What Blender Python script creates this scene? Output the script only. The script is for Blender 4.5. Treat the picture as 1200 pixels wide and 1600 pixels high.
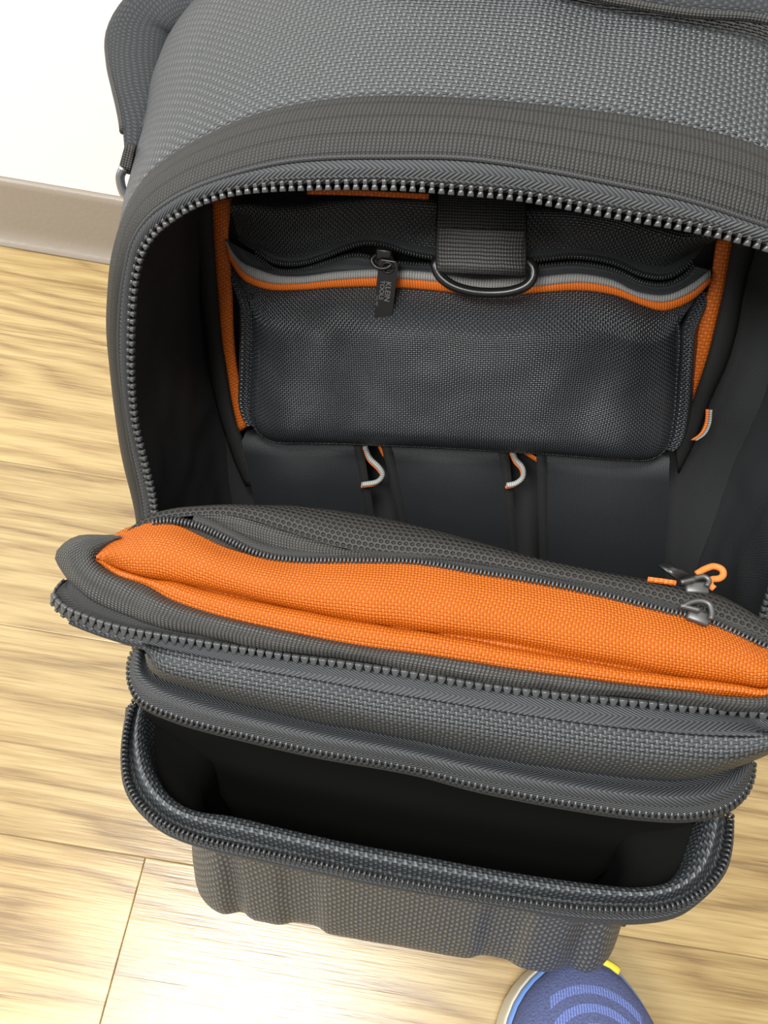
import bpy, bmesh, math, random
from math import sin, cos, pi, sqrt, floor
from mathutils import Vector, Matrix, noise

for o in list(bpy.data.objects):
    bpy.data.objects.remove(o, do_unlink=True)
S = bpy.context.scene
COL = S.collection

# ---------------------------------------------------------------- camera
CAM_AXES = [[0.990268, -0.139173, -0.0], [0.120527, 0.857597, -0.5], [0.069587, 0.495134, 0.866025]]
cam_data = bpy.data.cameras.new('camera')
cam_data.sensor_fit = 'VERTICAL'
cam_data.sensor_height = 24.0
cam_data.lens = 18.0                    # f = 1200 px on a 1600 px high frame
cam_data.clip_start = 0.02
cam = bpy.data.objects.new('camera', cam_data)
COL.objects.link(cam)
cam.matrix_world = Matrix.Translation((0, 0, 0.62)) @ Matrix(CAM_AXES).to_4x4()
S.camera = cam

# ---------------------------------------------------------------- light
world = bpy.data.worlds.new('room_light')
S.world = world
world.use_nodes = True
bg = world.node_tree.nodes['Background']
bg.inputs[0].default_value = (1.0, 0.985, 0.95, 1)
bg.inputs[1].default_value = 0.42

def area(name, loc, target, sx, sy, power, col):
    d = bpy.data.lights.new(name, 'AREA')
    d.shape = 'RECTANGLE'; d.size = sx; d.size_y = sy
    d.energy = power; d.color = col
    o = bpy.data.objects.new(name, d)
    COL.objects.link(o)
    o.location = loc
    o.rotation_euler = (Vector(target) - Vector(loc)).to_track_quat('-Z', 'Y').to_euler()
    return o
area('ceiling_lamp', (-0.22, -0.25, 2.5), (-0.22, -0.2, 0), 0.8, 0.5, 56, (1.0, 0.98, 0.95))
area('window_light', (-2.3, -0.3, 1.7), (0, 0.3, 0.1), 1.6, 1.4, 54, (0.93, 0.97, 1.0))
area('ceiling_lamp_rear', (-0.9, -1.25, 2.55), (0.0, 0.3, 0.3), 1.2, 0.6, 52, (1.0, 0.98, 0.95))
S.view_settings.view_transform = 'Standard'
S.view_settings.look = 'None'
S.view_settings.gamma = 1.0
S.view_settings.use_curve_mapping = False
S.view_settings.exposure = 0.0

# ---------------------------------------------------------------- measured curves of the bag (0.1 mm, bag axes: x right, y into the bag, z up its back)
DATA = {
 'teeth_main': [(-1839,0,-1237),(-1835,0,-1120),(-1854,0,-856),(-1871,0,-634),(-1851,0,-355),(-1822,0,-154),(-1765,0,133),(-1733,0,247),(-1679,0,375),(-1597,0,479),(-1505,0,551),(-1382,0,626),(-1250,0,680),(-1137,0,712),(-966,0,740),(-792,0,759),(-530,0,783),(-349,0,792),(-168,0,793),(158,0,790),(538,0,754),(952,0,718),(1217,0,675),(1382,0,626),(1505,0,551),(1597,0,479),(1679,0,375),(1733,0,247),(1765,0,133),(1822,0,-154),(1851,0,-355),(1871,0,-634),(1854,0,-856),(1835,0,-1120),(1839,0,-1237)],
 'tape_out': [(-1914,10,-1256),(-1925,10,-767),(-1916,10,-447),(-1899,10,-231),(-1869,10,-50),(-1821,10,148),(-1773,10,289),(-1709,10,432),(-1619,10,538),(-1447,10,656),(-1313,10,719),(-1120,10,789),(-904,10,847),(-696,10,878),(-463,10,898),(-110,10,919),(238,10,899),(584,10,861),(858,10,826),(1181,10,754),(1313,10,719),(1447,10,656),(1619,10,538),(1709,10,432),(1773,10,289),(1821,10,148),(1869,10,-50),(1899,10,-231),(1916,10,-447),(1925,10,-767),(1914,10,-1256)],
 'web_out': [(-2045,150,-1374),(-2073,150,-978),(-2061,150,-593),(-2040,150,-312),(-2022,150,-121),(-1978,150,84),(-1927,150,265),(-1873,180,417),(-1814,220,549),(-1719,270,670),(-1571,300,780),(-1394,300,874),(-1143,300,978),(-828,300,1057),(-525,300,1095),(-85,300,1109),(343,300,1098),(695,300,1076),(1179,300,994),(1394,300,874),(1571,300,780),(1719,270,670),(1814,220,549),(1873,180,417),(1927,150,265),(1978,150,84),(2022,150,-121),(2040,150,-312),(2061,150,-593),(2073,150,-978),(2045,150,-1374)],
 'tape_left_a': [(-1758,1180,348),(-1766,1180,79),(-1771,1180,-217),(-1770,1180,-580),(-1752,1180,-820),(-1734,1180,-1073),(-1701,1180,-1305)],
 'tape_left_b': [(-1618,1180,368),(-1649,1180,249),(-1667,1180,129),(-1667,1180,-35),(-1670,1180,-250),(-1681,1180,-570),(-1669,1180,-860),(-1637,1180,-1086),(-1601,1180,-1225)],
 'strip_left_a': [(-1916,1180,266),(-1904,1180,135),(-1898,1180,-409),(-1881,1180,-907),(-1828,1180,-1257),(-1735,1180,-1633),(-1674,1180,-1796)],
 'strip_left_b': [(-1758,1180,348),(-1765,1180,-3),(-1768,1180,-440),(-1752,1180,-870),(-1711,1180,-1230),(-1606,1180,-1549),(-1538,1180,-1714)],
 'tape_right_a': [(1287,1180,390),(1320,1180,140),(1322,1180,-56),(1335,1180,-262),(1349,1180,-477),(1359,1180,-705),(1356,1180,-938)],
 'tape_right_b': [(1373,1180,398),(1402,1180,149),(1421,1180,-86),(1432,1180,-335),(1424,1180,-535),(1415,1180,-745),(1387,1180,-943)],
 'strip_right_b': [(1508,1180,381),(1519,1180,122),(1552,1180,-153),(1556,1180,-364),(1530,1180,-590),(1511,1180,-925),(1473,1180,-1185)],
 'tape_top': [(-1090,1000,490),(-783,1000,508),(-370,1000,521)],
 'trim_a': [(-1674,1150,120),(-1644,1150,58),(-1582,1131,0),(-1457,1087,-28),(-1316,1043,-42),(-1144,999,-19),(-903,954,48),(-632,924,99),(-309,911,116),(-22,910,107),(162,911,133),(308,915,150),(522,931,185),(731,961,163),(884,992,100),(1070,1047,78),(1201,1105,137),(1295,1150,216)],
 'trim_b': [(-1663,1135,85),(-1633,1135,23),(-1547,1103,-67),(-1460,1073,-90),(-1333,1033,-94),(-1141,984,-58),(-899,939,5),(-639,910,53),(-230,895,72),(-15,895,55),(170,896,82),(315,900,103),(555,919,144),(753,949,124),(933,988,61),(1066,1028,42),(1210,1090,94),(1303,1135,180)],
 'trim_c': [(-1672,1150,31),(-1647,1150,-29),(-1570,1124,-118),(-1468,1088,-142),(-1354,1053,-144),(-1146,999,-104),(-903,954,-48),(-640,925,-7),(-242,910,11),(-11,910,4),(176,911,31),(322,915,60),(565,934,91),(764,964,74),(961,1007,11),(1074,1041,-16),(1226,1105,40),(1317,1150,150)],
 'coil_up': [(-1458,1107,72),(-1319,1063,33),(-1148,1019,55),(-971,984,130),(-847,965,193),(-727,951,238),(-609,942,240),(-453,934,209),(-222,930,194),(-34,930,194),(150,931,215),(328,937,249),(505,951,276),(728,984,252),(907,1023,187),(1048,1067,176),(1136,1105,221),(1172,1125,256)],
 'coil_low': [(-1459,1107,47),(-1321,1063,-12),(-1149,1019,15),(-942,979,103),(-786,958,163),(-666,946,162),(-527,937,148),(-372,932,153),(-219,930,161),(-30,930,161),(154,931,182),(334,937,213),(512,951,240),(735,984,215),(917,1023,146),(1058,1067,135),(1153,1108,184),(1185,1128,238)],
 'ztape_up': [(-1602,1177,115),(-1461,1127,122),(-1323,1083,83),(-1152,1039,104),(-976,1004,178),(-852,985,232),(-733,971,284),(-615,962,290),(-459,954,262),(-229,950,240),(-41,950,239),(143,951,260),(321,957,294),(498,971,317),(719,1004,299),(895,1043,246),(1037,1087,232),(1123,1125,281),(1230,1180,337)],
 'ptop_edge': [(-1597,1170,379),(-1258,1170,437),(-819,1170,487),(-280,1170,530),(282,1170,519),(838,1170,467),(1278,1170,392)],
 'pipe': [(-1481,1040,-182),(-1502,1040,-538),(-1529,1040,-826),(-1547,1040,-1029),(-1504,1040,-1189),(-1387,1040,-1258),(-1179,1040,-1238),(-918,1040,-1205),(-570,1040,-1170),(-207,1040,-1133),(104,1040,-1107),(589,1040,-1071),(1065,1040,-1040),(1227,1040,-1015),(1308,1040,-924),(1300,1040,-711),(1248,1040,-426),(1200,1040,-179),(1146,1040,-24)],
 'slip0': [(-1659,1120,-1353),(-771,1120,-1234),(-665,1120,-1922),(-1592,1120,-2082)],
 'slip1': [(-564,1120,-1220),(267,1120,-1134),(427,1120,-1883),(-387,1120,-2028)],
 'slip2': [(525,1120,-1112),(1378,1120,-1070),(1589,1120,-2035),(697,1120,-2080)],
 'loop0': [(-715,1080,-1225),(-675,1080,-1326),(-606,1080,-1392),(-575,1080,-1448),(-611,1080,-1516),(-726,1080,-1562)],
 'loop1': [(324,1080,-1113),(360,1080,-1181),(412,1080,-1236),(427,1080,-1313),(386,1080,-1374),(326,1080,-1400)],
 'bit0': [(-623,1140,-1246),(-582,1140,-1326)],
 'bit1': [(414,1140,-1145),(536,1140,-1211)],
 'loop2': [(1517,1100,-643),(1536,1100,-743),(1525,1100,-820),(1483,1100,-874)],
 'strap': [(-79,1060,563),(-55,880,478),(-36,760,372),(-23,720,279),(-14,710,212)],
 'strapw': [(-267,760,219),(218,760,245)],
 'dring': [(-259,760,249),(-276,740,224),(-251,720,174),(-179,700,129),(-77,690,106),(50,690,105),(173,690,129),(252,700,170),(280,720,220),(262,740,266),(220,760,280)],
 'pull': [(-556,830,196),(-575,830,-188),(-616,830,160),(-495,830,179)],
 'slider': [(-593,860,202),(-563,860,130),(-543,860,113),(-589,860,-189)],
 'teeth_door': [(-1836,-987,-988),(-1861,-1026,-1011),(-1859,-1070,-1036),(-1794,-1116,-1063),(-1601,-1158,-1087),(-1422,-1174,-1097),(-1258,-1176,-1098),(-936,-1176,-1098),(-621,-1174,-1097),(-315,-1165,-1091),(-14,-1160,-1089),(282,-1161,-1089),(713,-1143,-1079),(1133,-1119,-1064),(1543,-1093,-1049),(1794,-1116,-1063),(1859,-1070,-1036),(1861,-1026,-1011),(1836,-987,-988)],
 'bind_o': [(-1612,-764,-835),(-1695,-775,-841),(-1776,-789,-850),(-1853,-815,-865),(-1903,-862,-892),(-1914,-909,-920),(-1831,-988,-965),(-1721,-1047,-999),(-1529,-1103,-1032),(-1268,-1140,-1054),(-1006,-1149,-1059),(-688,-1156,-1063),(-319,-1150,-1060),(-18,-1149,-1059),(277,-1145,-1056),(708,-1128,-1047),(1127,-1106,-1034),(1535,-1085,-1022),(1721,-1047,-999),(1831,-988,-965),(1914,-909,-920),(1903,-862,-892),(1853,-815,-865),(1776,-789,-850),(1695,-775,-841),(1612,-764,-835)],
 'bind_o2': [(-1831,-988,-965),(-1721,-1047,-999),(-1529,-1103,-1032),(-1268,-1140,-1054),(-1006,-1149,-1059),(-688,-1156,-1063),(-319,-1150,-1060),(-18,-1149,-1059),(277,-1145,-1056),(708,-1128,-1047),(1127,-1106,-1034),(1535,-1085,-1022),(1721,-1047,-999),(1831,-988,-965)],
 'bind_m': [(-1576,-825,-801),(-1636,-844,-812),(-1692,-865,-825),(-1741,-888,-838),(-1768,-917,-855),(-1773,-947,-872),(-1715,-995,-900),(-1621,-1039,-926),(-1444,-1079,-949),(-1242,-1119,-973),(-1003,-1141,-985),(-686,-1154,-993),(-319,-1157,-994),(-21,-1153,-992),(270,-1151,-991),(696,-1139,-984),(1110,-1121,-973),(1513,-1094,-958),(1621,-1039,-926),(1715,-995,-900),(1773,-947,-872),(1768,-917,-855),(1741,-888,-838),(1692,-865,-825),(1636,-844,-812),(1576,-825,-801)],
 'bind_i': [(-1596,-798,-843),(-1634,-825,-859),(-1668,-854,-876),(-1690,-875,-888),(-1695,-888,-896),(-1694,-900,-902),(-1658,-919,-914),(-1578,-950,-932),(-1410,-973,-945),(-1261,-1019,-972),(-1037,-1053,-992),(-711,-1074,-1004),(-334,-1085,-1010),(-31,-1079,-1007),(266,-1079,-1006),(701,-1072,-1003),(1122,-1056,-994),(1534,-1024,-974),(1658,-919,-914),(1694,-900,-902),(1695,-888,-896),(1690,-875,-888),(1668,-854,-876),(1634,-825,-859),(1596,-798,-843)],
 'or0': [(-1693,-895,-906),(-1552,-952,-939),(-1407,-971,-950),(-1267,-1015,-975),(-1126,-1039,-989),(-986,-1054,-998),(-849,-1064,-1004),(-713,-1070,-1007),(-578,-1076,-1011),(-445,-1080,-1013),(-313,-1082,-1014),(-183,-1079,-1013),(-54,-1076,-1011),(74,-1075,-1010),(201,-1075,-1010),(327,-1074,-1010),(452,-1073,-1009),(576,-1071,-1008),(699,-1069,-1007),(820,-1065,-1005),(941,-1061,-1002),(1062,-1056,-999),(1181,-1049,-995),(1300,-1040,-990),(1418,-1030,-984),(1535,-1020,-978),(1693,-895,-906)],
 'or1': [(-1681,-912,-887),(-1539,-960,-914),(-1395,-979,-925),(-1255,-998,-937),(-1115,-1014,-946),(-977,-1026,-953),(-840,-1034,-958),(-704,-1041,-962),(-571,-1047,-965),(-438,-1051,-967),(-307,-1053,-969),(-178,-1052,-968),(-49,-1050,-967),(78,-1049,-966),(205,-1048,-966),(330,-1049,-966),(454,-1050,-967),(577,-1051,-968),(698,-1052,-968),(819,-1051,-968),(939,-1051,-967),(1058,-1049,-966),(1176,-1045,-964),(1293,-1039,-961),(1410,-1032,-957),(1526,-1026,-953),(1681,-912,-887)],
 'or2': [(-1693,-894,-899),(-1548,-936,-924),(-1403,-956,-935),(-1263,-959,-937),(-1122,-969,-943),(-982,-978,-948),(-844,-986,-953),(-708,-993,-957),(-573,-998,-960),(-440,-1003,-963),(-308,-1005,-964),(-178,-1005,-964),(-48,-1004,-963),(80,-1003,-962),(207,-1002,-962),(333,-1003,-963),(458,-1006,-964),(581,-1010,-966),(704,-1012,-968),(825,-1014,-969),(945,-1016,-970),(1065,-1016,-970),(1183,-1015,-969),(1301,-1011,-967),(1418,-1007,-965),(1534,-1002,-962),(1693,-894,-899)],
 'or3': [(-1725,-847,-941),(-1577,-887,-964),(-1430,-907,-976),(-1287,-903,-974),(-1143,-910,-978),(-1002,-919,-983),(-861,-926,-987),(-723,-933,-991),(-586,-939,-994),(-450,-944,-997),(-316,-947,-999),(-183,-947,-999),(-51,-946,-999),(80,-944,-998),(209,-943,-997),(337,-945,-998),(464,-949,-1000),(589,-953,-1003),(714,-957,-1005),(837,-960,-1007),(959,-963,-1008),(1080,-964,-1009),(1201,-964,-1009),(1320,-961,-1007),(1439,-958,-1005),(1557,-954,-1003),(1725,-847,-941)],
 'or4': [(-1687,-900,-891),(-1556,-918,-901),(-1417,-924,-905),(-1276,-917,-901),(-1134,-928,-907),(-994,-940,-915),(-856,-950,-920),(-719,-956,-924),(-583,-960,-926),(-450,-961,-926),(-317,-960,-926),(-186,-958,-925),(-56,-956,-924),(73,-954,-923),(202,-954,-922),(328,-955,-923),(454,-959,-925),(578,-963,-928),(701,-967,-930),(823,-971,-932),(944,-975,-935),(1064,-978,-936),(1182,-978,-937),(1300,-979,-937),(1416,-980,-938),(1531,-982,-939),(1687,-900,-891)],
 'or5': [(-1666,-930,-862),(-1559,-910,-851),(-1429,-895,-843),(-1290,-883,-836),(-1147,-899,-845),(-1007,-919,-856),(-868,-932,-863),(-731,-937,-867),(-596,-937,-867),(-463,-932,-864),(-330,-926,-860),(-199,-920,-857),(-69,-915,-854),(61,-913,-853),(190,-914,-853),(317,-915,-854),(444,-918,-856),(569,-922,-858),(692,-927,-861),(814,-932,-864),(935,-938,-867),(1055,-943,-870),(1174,-946,-872),(1291,-951,-875),(1405,-961,-881),(1517,-971,-887),(1666,-930,-862)],
 'or6': [(-1671,-920,-868),(-1592,-856,-831),(-1471,-815,-807),(-1331,-796,-796),(-1186,-819,-810),(-1043,-848,-827),(-901,-865,-836),(-761,-870,-839),(-624,-864,-836),(-489,-852,-829),(-355,-840,-822),(-222,-828,-815),(-88,-820,-810),(44,-818,-809),(176,-820,-810),(306,-822,-811),(435,-823,-812),(563,-827,-814),(690,-833,-818),(814,-840,-822),(937,-848,-827),(1059,-857,-832),(1180,-862,-835),(1298,-873,-841),(1411,-894,-853),(1522,-915,-865),(1592,-856,-831),(1671,-920,-868)],
 'or7': [(-1697,-880,-902),(-1646,-769,-838),(-1533,-700,-798),(-1391,-674,-783),(-1241,-704,-800),(-1094,-744,-823),(-948,-764,-835),(-803,-769,-838),(-662,-758,-832),(-525,-738,-820),(-387,-719,-809),(-250,-701,-799),(-112,-689,-791),(25,-687,-790),(161,-691,-793),(296,-692,-793),(430,-693,-794),(562,-697,-796),(693,-703,-800),(821,-712,-805),(948,-724,-812),(1073,-736,-819),(1198,-743,-823),(1318,-761,-834),(1432,-793,-852),(1543,-825,-871),(1646,-769,-838),(1697,-880,-902)],
 'dcoil': [(-1465,-687,-779),(-1386,-667,-767),(-1230,-671,-770),(-1082,-707,-790),(-935,-748,-814),(-831,-764,-823),(-701,-761,-822),(-417,-725,-801),(-105,-688,-780),(209,-692,-782),(517,-695,-783),(819,-712,-793),(1113,-740,-809),(1257,-749,-815),(1400,-785,-836),(1539,-825,-859)],
 'gr0': [(-1425,-660,-775),(-1300,-634,-759),(-1168,-627,-756),(-1036,-650,-769),(-906,-678,-785),(-778,-704,-800),(-651,-723,-812),(-525,-725,-812),(-402,-711,-804),(-280,-694,-795),(-158,-682,-787),(-37,-672,-781),(85,-666,-778),(205,-666,-778),(325,-668,-779),(443,-672,-782),(561,-678,-785),(677,-683,-788),(792,-690,-792),(905,-698,-797),(1017,-709,-803),(1127,-722,-811),(1234,-740,-821),(1339,-762,-834),(1442,-785,-847),(1543,-807,-860)],
 'gr1': [(-1418,-671,-758),(-1297,-637,-738),(-1170,-619,-728),(-1039,-617,-727),(-908,-632,-735),(-779,-650,-746),(-652,-669,-757),(-526,-685,-766),(-401,-697,-773),(-278,-692,-770),(-156,-683,-765),(-35,-673,-759),(86,-669,-757),(205,-671,-758),(324,-675,-760),(442,-680,-763),(558,-686,-767),(674,-692,-770),(788,-698,-774),(901,-705,-778),(1012,-715,-784),(1121,-728,-791),(1228,-745,-801),(1332,-766,-813),(1435,-789,-826),(1536,-810,-839)],
 'me0': [(-1589,-763,-823),(-1488,-692,-782),(-1361,-653,-759),(-1229,-624,-742),(-1094,-605,-731),(-954,-614,-736),(-815,-634,-748),(-678,-655,-760),(-543,-673,-771),(-410,-681,-776),(-277,-684,-777),(-147,-678,-774),(-17,-669,-769),(111,-667,-767),(239,-668,-768),(366,-672,-770),(491,-677,-773),(615,-683,-777),(737,-690,-781),(859,-698,-785),(978,-708,-791),(1095,-721,-799),(1210,-739,-809),(1322,-761,-822),(1431,-784,-835),(1540,-807,-849)],
 'me1': [(-1575,-784,-801),(-1488,-704,-754),(-1366,-658,-727),(-1234,-628,-710),(-1099,-606,-698),(-962,-602,-695),(-825,-605,-697),(-688,-612,-700),(-553,-619,-705),(-419,-624,-708),(-286,-628,-710),(-154,-629,-711),(-24,-631,-712),(105,-637,-715),(232,-645,-720),(358,-654,-725),(483,-662,-730),(607,-670,-734),(730,-677,-739),(851,-683,-742),(971,-690,-746),(1090,-699,-751),(1206,-710,-757),(1319,-729,-768),(1426,-759,-786),(1529,-792,-805)],
 'me2': [(-1597,-749,-826),(-1521,-657,-773),(-1401,-604,-742),(-1267,-573,-724),(-1131,-548,-709),(-993,-529,-699),(-855,-516,-691),(-716,-507,-686),(-578,-503,-684),(-440,-504,-684),(-304,-510,-687),(-169,-520,-693),(-35,-533,-701),(96,-546,-709),(226,-561,-717),(355,-576,-726),(482,-588,-733),(608,-598,-738),(733,-605,-743),(857,-610,-745),(980,-614,-748),(1102,-617,-750),(1223,-621,-752),(1339,-638,-762),(1445,-676,-784),(1546,-719,-809)],
 'dtape_low': [(-1858,-974,-1038),(-1878,-1015,-1062),(-1871,-1056,-1085),(-1809,-1103,-1113),(-1710,-1135,-1131),(-1606,-1159,-1151),(-1499,-1175,-1160),(-1385,-1187,-1167),(-1250,-1210,-1153),(-1023,-1214,-1158),(-758,-1240,-1125),(-450,-1240,-1125),(-148,-1240,-1129),(147,-1240,-1124),(436,-1240,-1120),(854,-1240,-1101),(1249,-1240,-1051),(1496,-1240,-1001),(1606,-1159,-1151),(1710,-1135,-1131),(1809,-1103,-1113),(1871,-1056,-1085),(1878,-1015,-1062),(1858,-974,-1038)],
 'door_top': [(-1333,-1215,-1106),(-1243,-1215,-1112),(-1019,-1215,-1121),(-766,-1215,-1119),(-456,-1215,-1119),(-153,-1215,-1123),(144,-1215,-1119),(434,-1215,-1115),(855,-1215,-1097),(1252,-1215,-1047),(1524,-1215,-991)],
 'panel_low': [(-1344,-1160,-1233),(-1343,-1160,-1324),(-1309,-1160,-1371),(-1255,-1160,-1400),(-1056,-1160,-1447),(-806,-1160,-1489),(-473,-1160,-1515),(-147,-1160,-1521),(334,-1160,-1552),(798,-1160,-1544),(1092,-1160,-1512),(1297,-1160,-1451),(1449,-1160,-1330),(1541,-1160,-1221),(1576,-1160,-1166)],
 'panel_mid': [(-1275,-1290,-1072),(-1198,-1290,-1149),(-1079,-1290,-1174),(-956,-1290,-1188),(-833,-1290,-1200),(-711,-1290,-1209),(-588,-1290,-1215),(-466,-1290,-1219),(-345,-1290,-1222),(-224,-1290,-1224),(-105,-1290,-1226),(14,-1290,-1229),(131,-1290,-1233),(248,-1290,-1236),(364,-1290,-1238),(479,-1290,-1237),(593,-1290,-1234),(706,-1290,-1229),(817,-1290,-1223),(927,-1290,-1213),(1035,-1290,-1198),(1140,-1290,-1178),(1240,-1290,-1146),(1332,-1290,-1099),(1418,-1290,-1045),(1498,-1290,-984)],
 'panel_q': [(-1280,-1270,-1103),(-1226,-1270,-1221),(-1108,-1270,-1257),(-984,-1270,-1278),(-860,-1270,-1298),(-735,-1270,-1313),(-609,-1270,-1323),(-484,-1270,-1330),(-359,-1270,-1334),(-235,-1270,-1335),(-112,-1270,-1338),(10,-1270,-1344),(131,-1270,-1352),(251,-1270,-1358),(371,-1270,-1361),(489,-1270,-1361),(607,-1270,-1359),(723,-1270,-1354),(838,-1270,-1347),(951,-1270,-1336),(1062,-1270,-1319),(1170,-1270,-1295),(1270,-1270,-1252),(1360,-1270,-1189),(1441,-1270,-1115),(1512,-1270,-1031)],
 'teeth_lid': [(-1563,-920,-1485),(-1562,-982,-1501),(-1538,-1054,-1518),(-1498,-1121,-1535),(-1427,-1187,-1552),(-1336,-1220,-1560),(-1261,-1235,-1564),(-1115,-1256,-1569),(-772,-1278,-1574),(-441,-1290,-1577),(37,-1288,-1577),(350,-1312,-1583),(802,-1316,-1584),(1096,-1303,-1581),(1314,-1272,-1573),(1478,-1210,-1558),(1573,-1131,-1538),(1617,-1050,-1517),(1635,-975,-1499)],
 'lid_in': [(-1486,-962,-1446),(-1468,-1023,-1461),(-1426,-1072,-1473),(-1362,-1097,-1479),(-1287,-1109,-1482),(-1069,-1137,-1489),(-804,-1166,-1497),(-467,-1183,-1501),(-142,-1187,-1502),(333,-1207,-1507),(790,-1201,-1505),(1088,-1180,-1500),(1310,-1140,-1490),(1508,-1055,-1469),(1587,-1000,-1455)],
 'lid_mid': [(-1504,-974,-1428),(-1445,-1111,-1463),(-1318,-1184,-1481),(-1173,-1213,-1488),(-1031,-1232,-1493),(-891,-1244,-1496),(-753,-1253,-1498),(-617,-1260,-1500),(-482,-1265,-1501),(-349,-1267,-1502),(-218,-1266,-1502),(-87,-1267,-1502),(42,-1271,-1503),(170,-1278,-1505),(296,-1286,-1507),(421,-1290,-1507),(546,-1291,-1508),(669,-1290,-1508),(792,-1288,-1507),(914,-1284,-1506),(1035,-1276,-1504),(1157,-1263,-1501),(1279,-1240,-1495),(1400,-1198,-1485),(1513,-1124,-1466),(1594,-1019,-1440)],
 'teeth_low': [(-1645,-912,-1933),(-1633,-1027,-1962),(-1578,-1204,-2006),(-1499,-1342,-2040),(-1401,-1432,-2063),(-1246,-1506,-2081),(-1055,-1547,-2092),(-710,-1556,-2094),(-376,-1558,-2095),(-48,-1564,-2096),(428,-1555,-2094),(546,-1550,-2093),(896,-1525,-2086),(1105,-1495,-2079),(1315,-1446,-2066),(1471,-1358,-2044),(1595,-1224,-2011),(1645,-1100,-1980),(1669,-950,-1943)],
 'rim_in': [(-1578,-879,-1965),(-1549,-984,-1991),(-1505,-1090,-2018),(-1406,-1237,-2054),(-1271,-1351,-2083),(-1113,-1406,-2097),(-884,-1401,-2095),(-585,-1411,-2098),(-242,-1418,-2099),(90,-1413,-2098),(539,-1407,-2097),(972,-1386,-2092),(1187,-1364,-2086),(1344,-1309,-2072),(1450,-1201,-2045),(1511,-1060,-2010),(1551,-952,-1983)],
 'rim_mid': [(-1594,-914,-1924),(-1557,-1079,-1965),(-1484,-1231,-2003),(-1377,-1361,-2035),(-1234,-1447,-2057),(-1077,-1484,-2066),(-923,-1487,-2067),(-769,-1490,-2067),(-617,-1493,-2068),(-467,-1496,-2069),(-318,-1498,-2070),(-171,-1500,-2070),(-26,-1499,-2070),(119,-1497,-2069),(262,-1495,-2069),(404,-1492,-2068),(545,-1488,-2067),(685,-1481,-2065),(824,-1473,-2063),(963,-1461,-2060),(1102,-1444,-2056),(1240,-1417,-2049),(1374,-1360,-2035),(1487,-1256,-2009),(1553,-1119,-1975),(1594,-972,-1938)],
 'rim_gap': [(-1658,-858,-2000),(-1626,-1032,-2043),(-1557,-1195,-2084),(-1449,-1334,-2119),(-1297,-1425,-2141),(-1133,-1470,-2152),(-969,-1481,-2155),(-808,-1483,-2156),(-648,-1486,-2156),(-490,-1488,-2157),(-334,-1490,-2157),(-179,-1492,-2158),(-26,-1492,-2158),(126,-1490,-2158),(276,-1488,-2157),(425,-1484,-2156),(573,-1479,-2155),(721,-1470,-2153),(867,-1460,-2150),(1013,-1444,-2146),(1159,-1422,-2141),(1304,-1388,-2132),(1444,-1320,-2115),(1562,-1207,-2087),(1631,-1062,-2051),(1664,-907,-2012)],
 'flange': [(-1727,-884,-2041),(-1669,-1051,-2083),(-1611,-1190,-2118),(-1524,-1335,-2154),(-1391,-1437,-2179),(-1236,-1508,-2197),(-981,-1544,-2206),(-547,-1552,-2208),(-46,-1551,-2208),(559,-1530,-2203),(917,-1527,-2202),(1213,-1487,-2192),(1415,-1411,-2173),(1564,-1276,-2139),(1665,-1135,-2104),(1698,-1029,-2077),(1721,-895,-2044)],
 'bail1': [(1145,-773,-749),(1173,-753,-737),(1221,-739,-728),(1258,-747,-733),(1270,-777,-751),(1267,-809,-769)],
 'base1': [(1174,-765,-790),(1271,-786,-802)],
 'pin1': [(1131,-770,-747),(1219,-779,-752)],
 'bail2': [(1154,-639,-717),(1195,-617,-704),(1247,-599,-693),(1270,-612,-701),(1259,-639,-716)],
 'pin2': [(1137,-655,-703),(1200,-633,-690)],
 'base2': [(1169,-633,-747),(1274,-624,-742)],
 'cord': [(1218,-575,-702),(1258,-547,-686),(1299,-530,-676),(1334,-539,-681),(1340,-561,-694),(1323,-580,-705),(1285,-591,-712),(1282,-614,-725),(1300,-628,-733)],
 'cordtail': [(993,-637,-727),(1060,-636,-726),(1122,-636,-726)],
 'tab2': [(1040,-563,-695),(1093,-538,-681),(1179,-583,-707),(1130,-613,-724)],
 'handle': [(-2052,700,569),(-2042,750,685),(-2071,900,808),(-2132,1100,944),(-2224,1350,1081),(-2264,1550,1216),(-2150,1650,1349),(-1953,1700,1463),(-1649,1700,1569),(-1191,1450,1661),(-581,1180,1694),(-51,1030,1654),(417,960,1587),(803,910,1549),(1139,860,1540),(1407,740,1473),(1586,560,1349),(1670,400,1200)],
 'handle_w': [25,36,73,126,176,211,241,254,234,196,162,149,140,138,135,131,111,54],
 'tab': [(-1991,620,752),(-2061,620,604),(-1989,620,603),(-1942,620,736)],
 'ring': [(-2021,600,624),(-2048,600,579),(-2050,600,522),(-2034,600,479),(-2007,600,482)],
}
BAG_AXES = [[0.992024, 0.102428, -0.073461], [-0.063014, 0.907755, 0.414741], [0.109166, -0.406804, 0.906969]]
BAG_O = [0.03059, 0.26356, 0.32761]

def C_(k):
    return [Vector((a * 1e-4, b * 1e-4, c * 1e-4)) for a, b, c in DATA[k]]
# ---------------------------------------------------------------- helpers
BAG_R = Matrix(BAG_AXES)
BAG_C = Vector(BAG_O)
def to_world(v): return BAG_C + BAG_R @ Vector(v)
def floor_z(x, y):                       # bag z at which the room floor lies
    return (-BAG_C.z - BAG_R[2][0] * x - BAG_R[2][1] * y) / BAG_R[2][2]
BASE = Vector((0, 0.1, floor_z(0, 0.1)))

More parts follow.
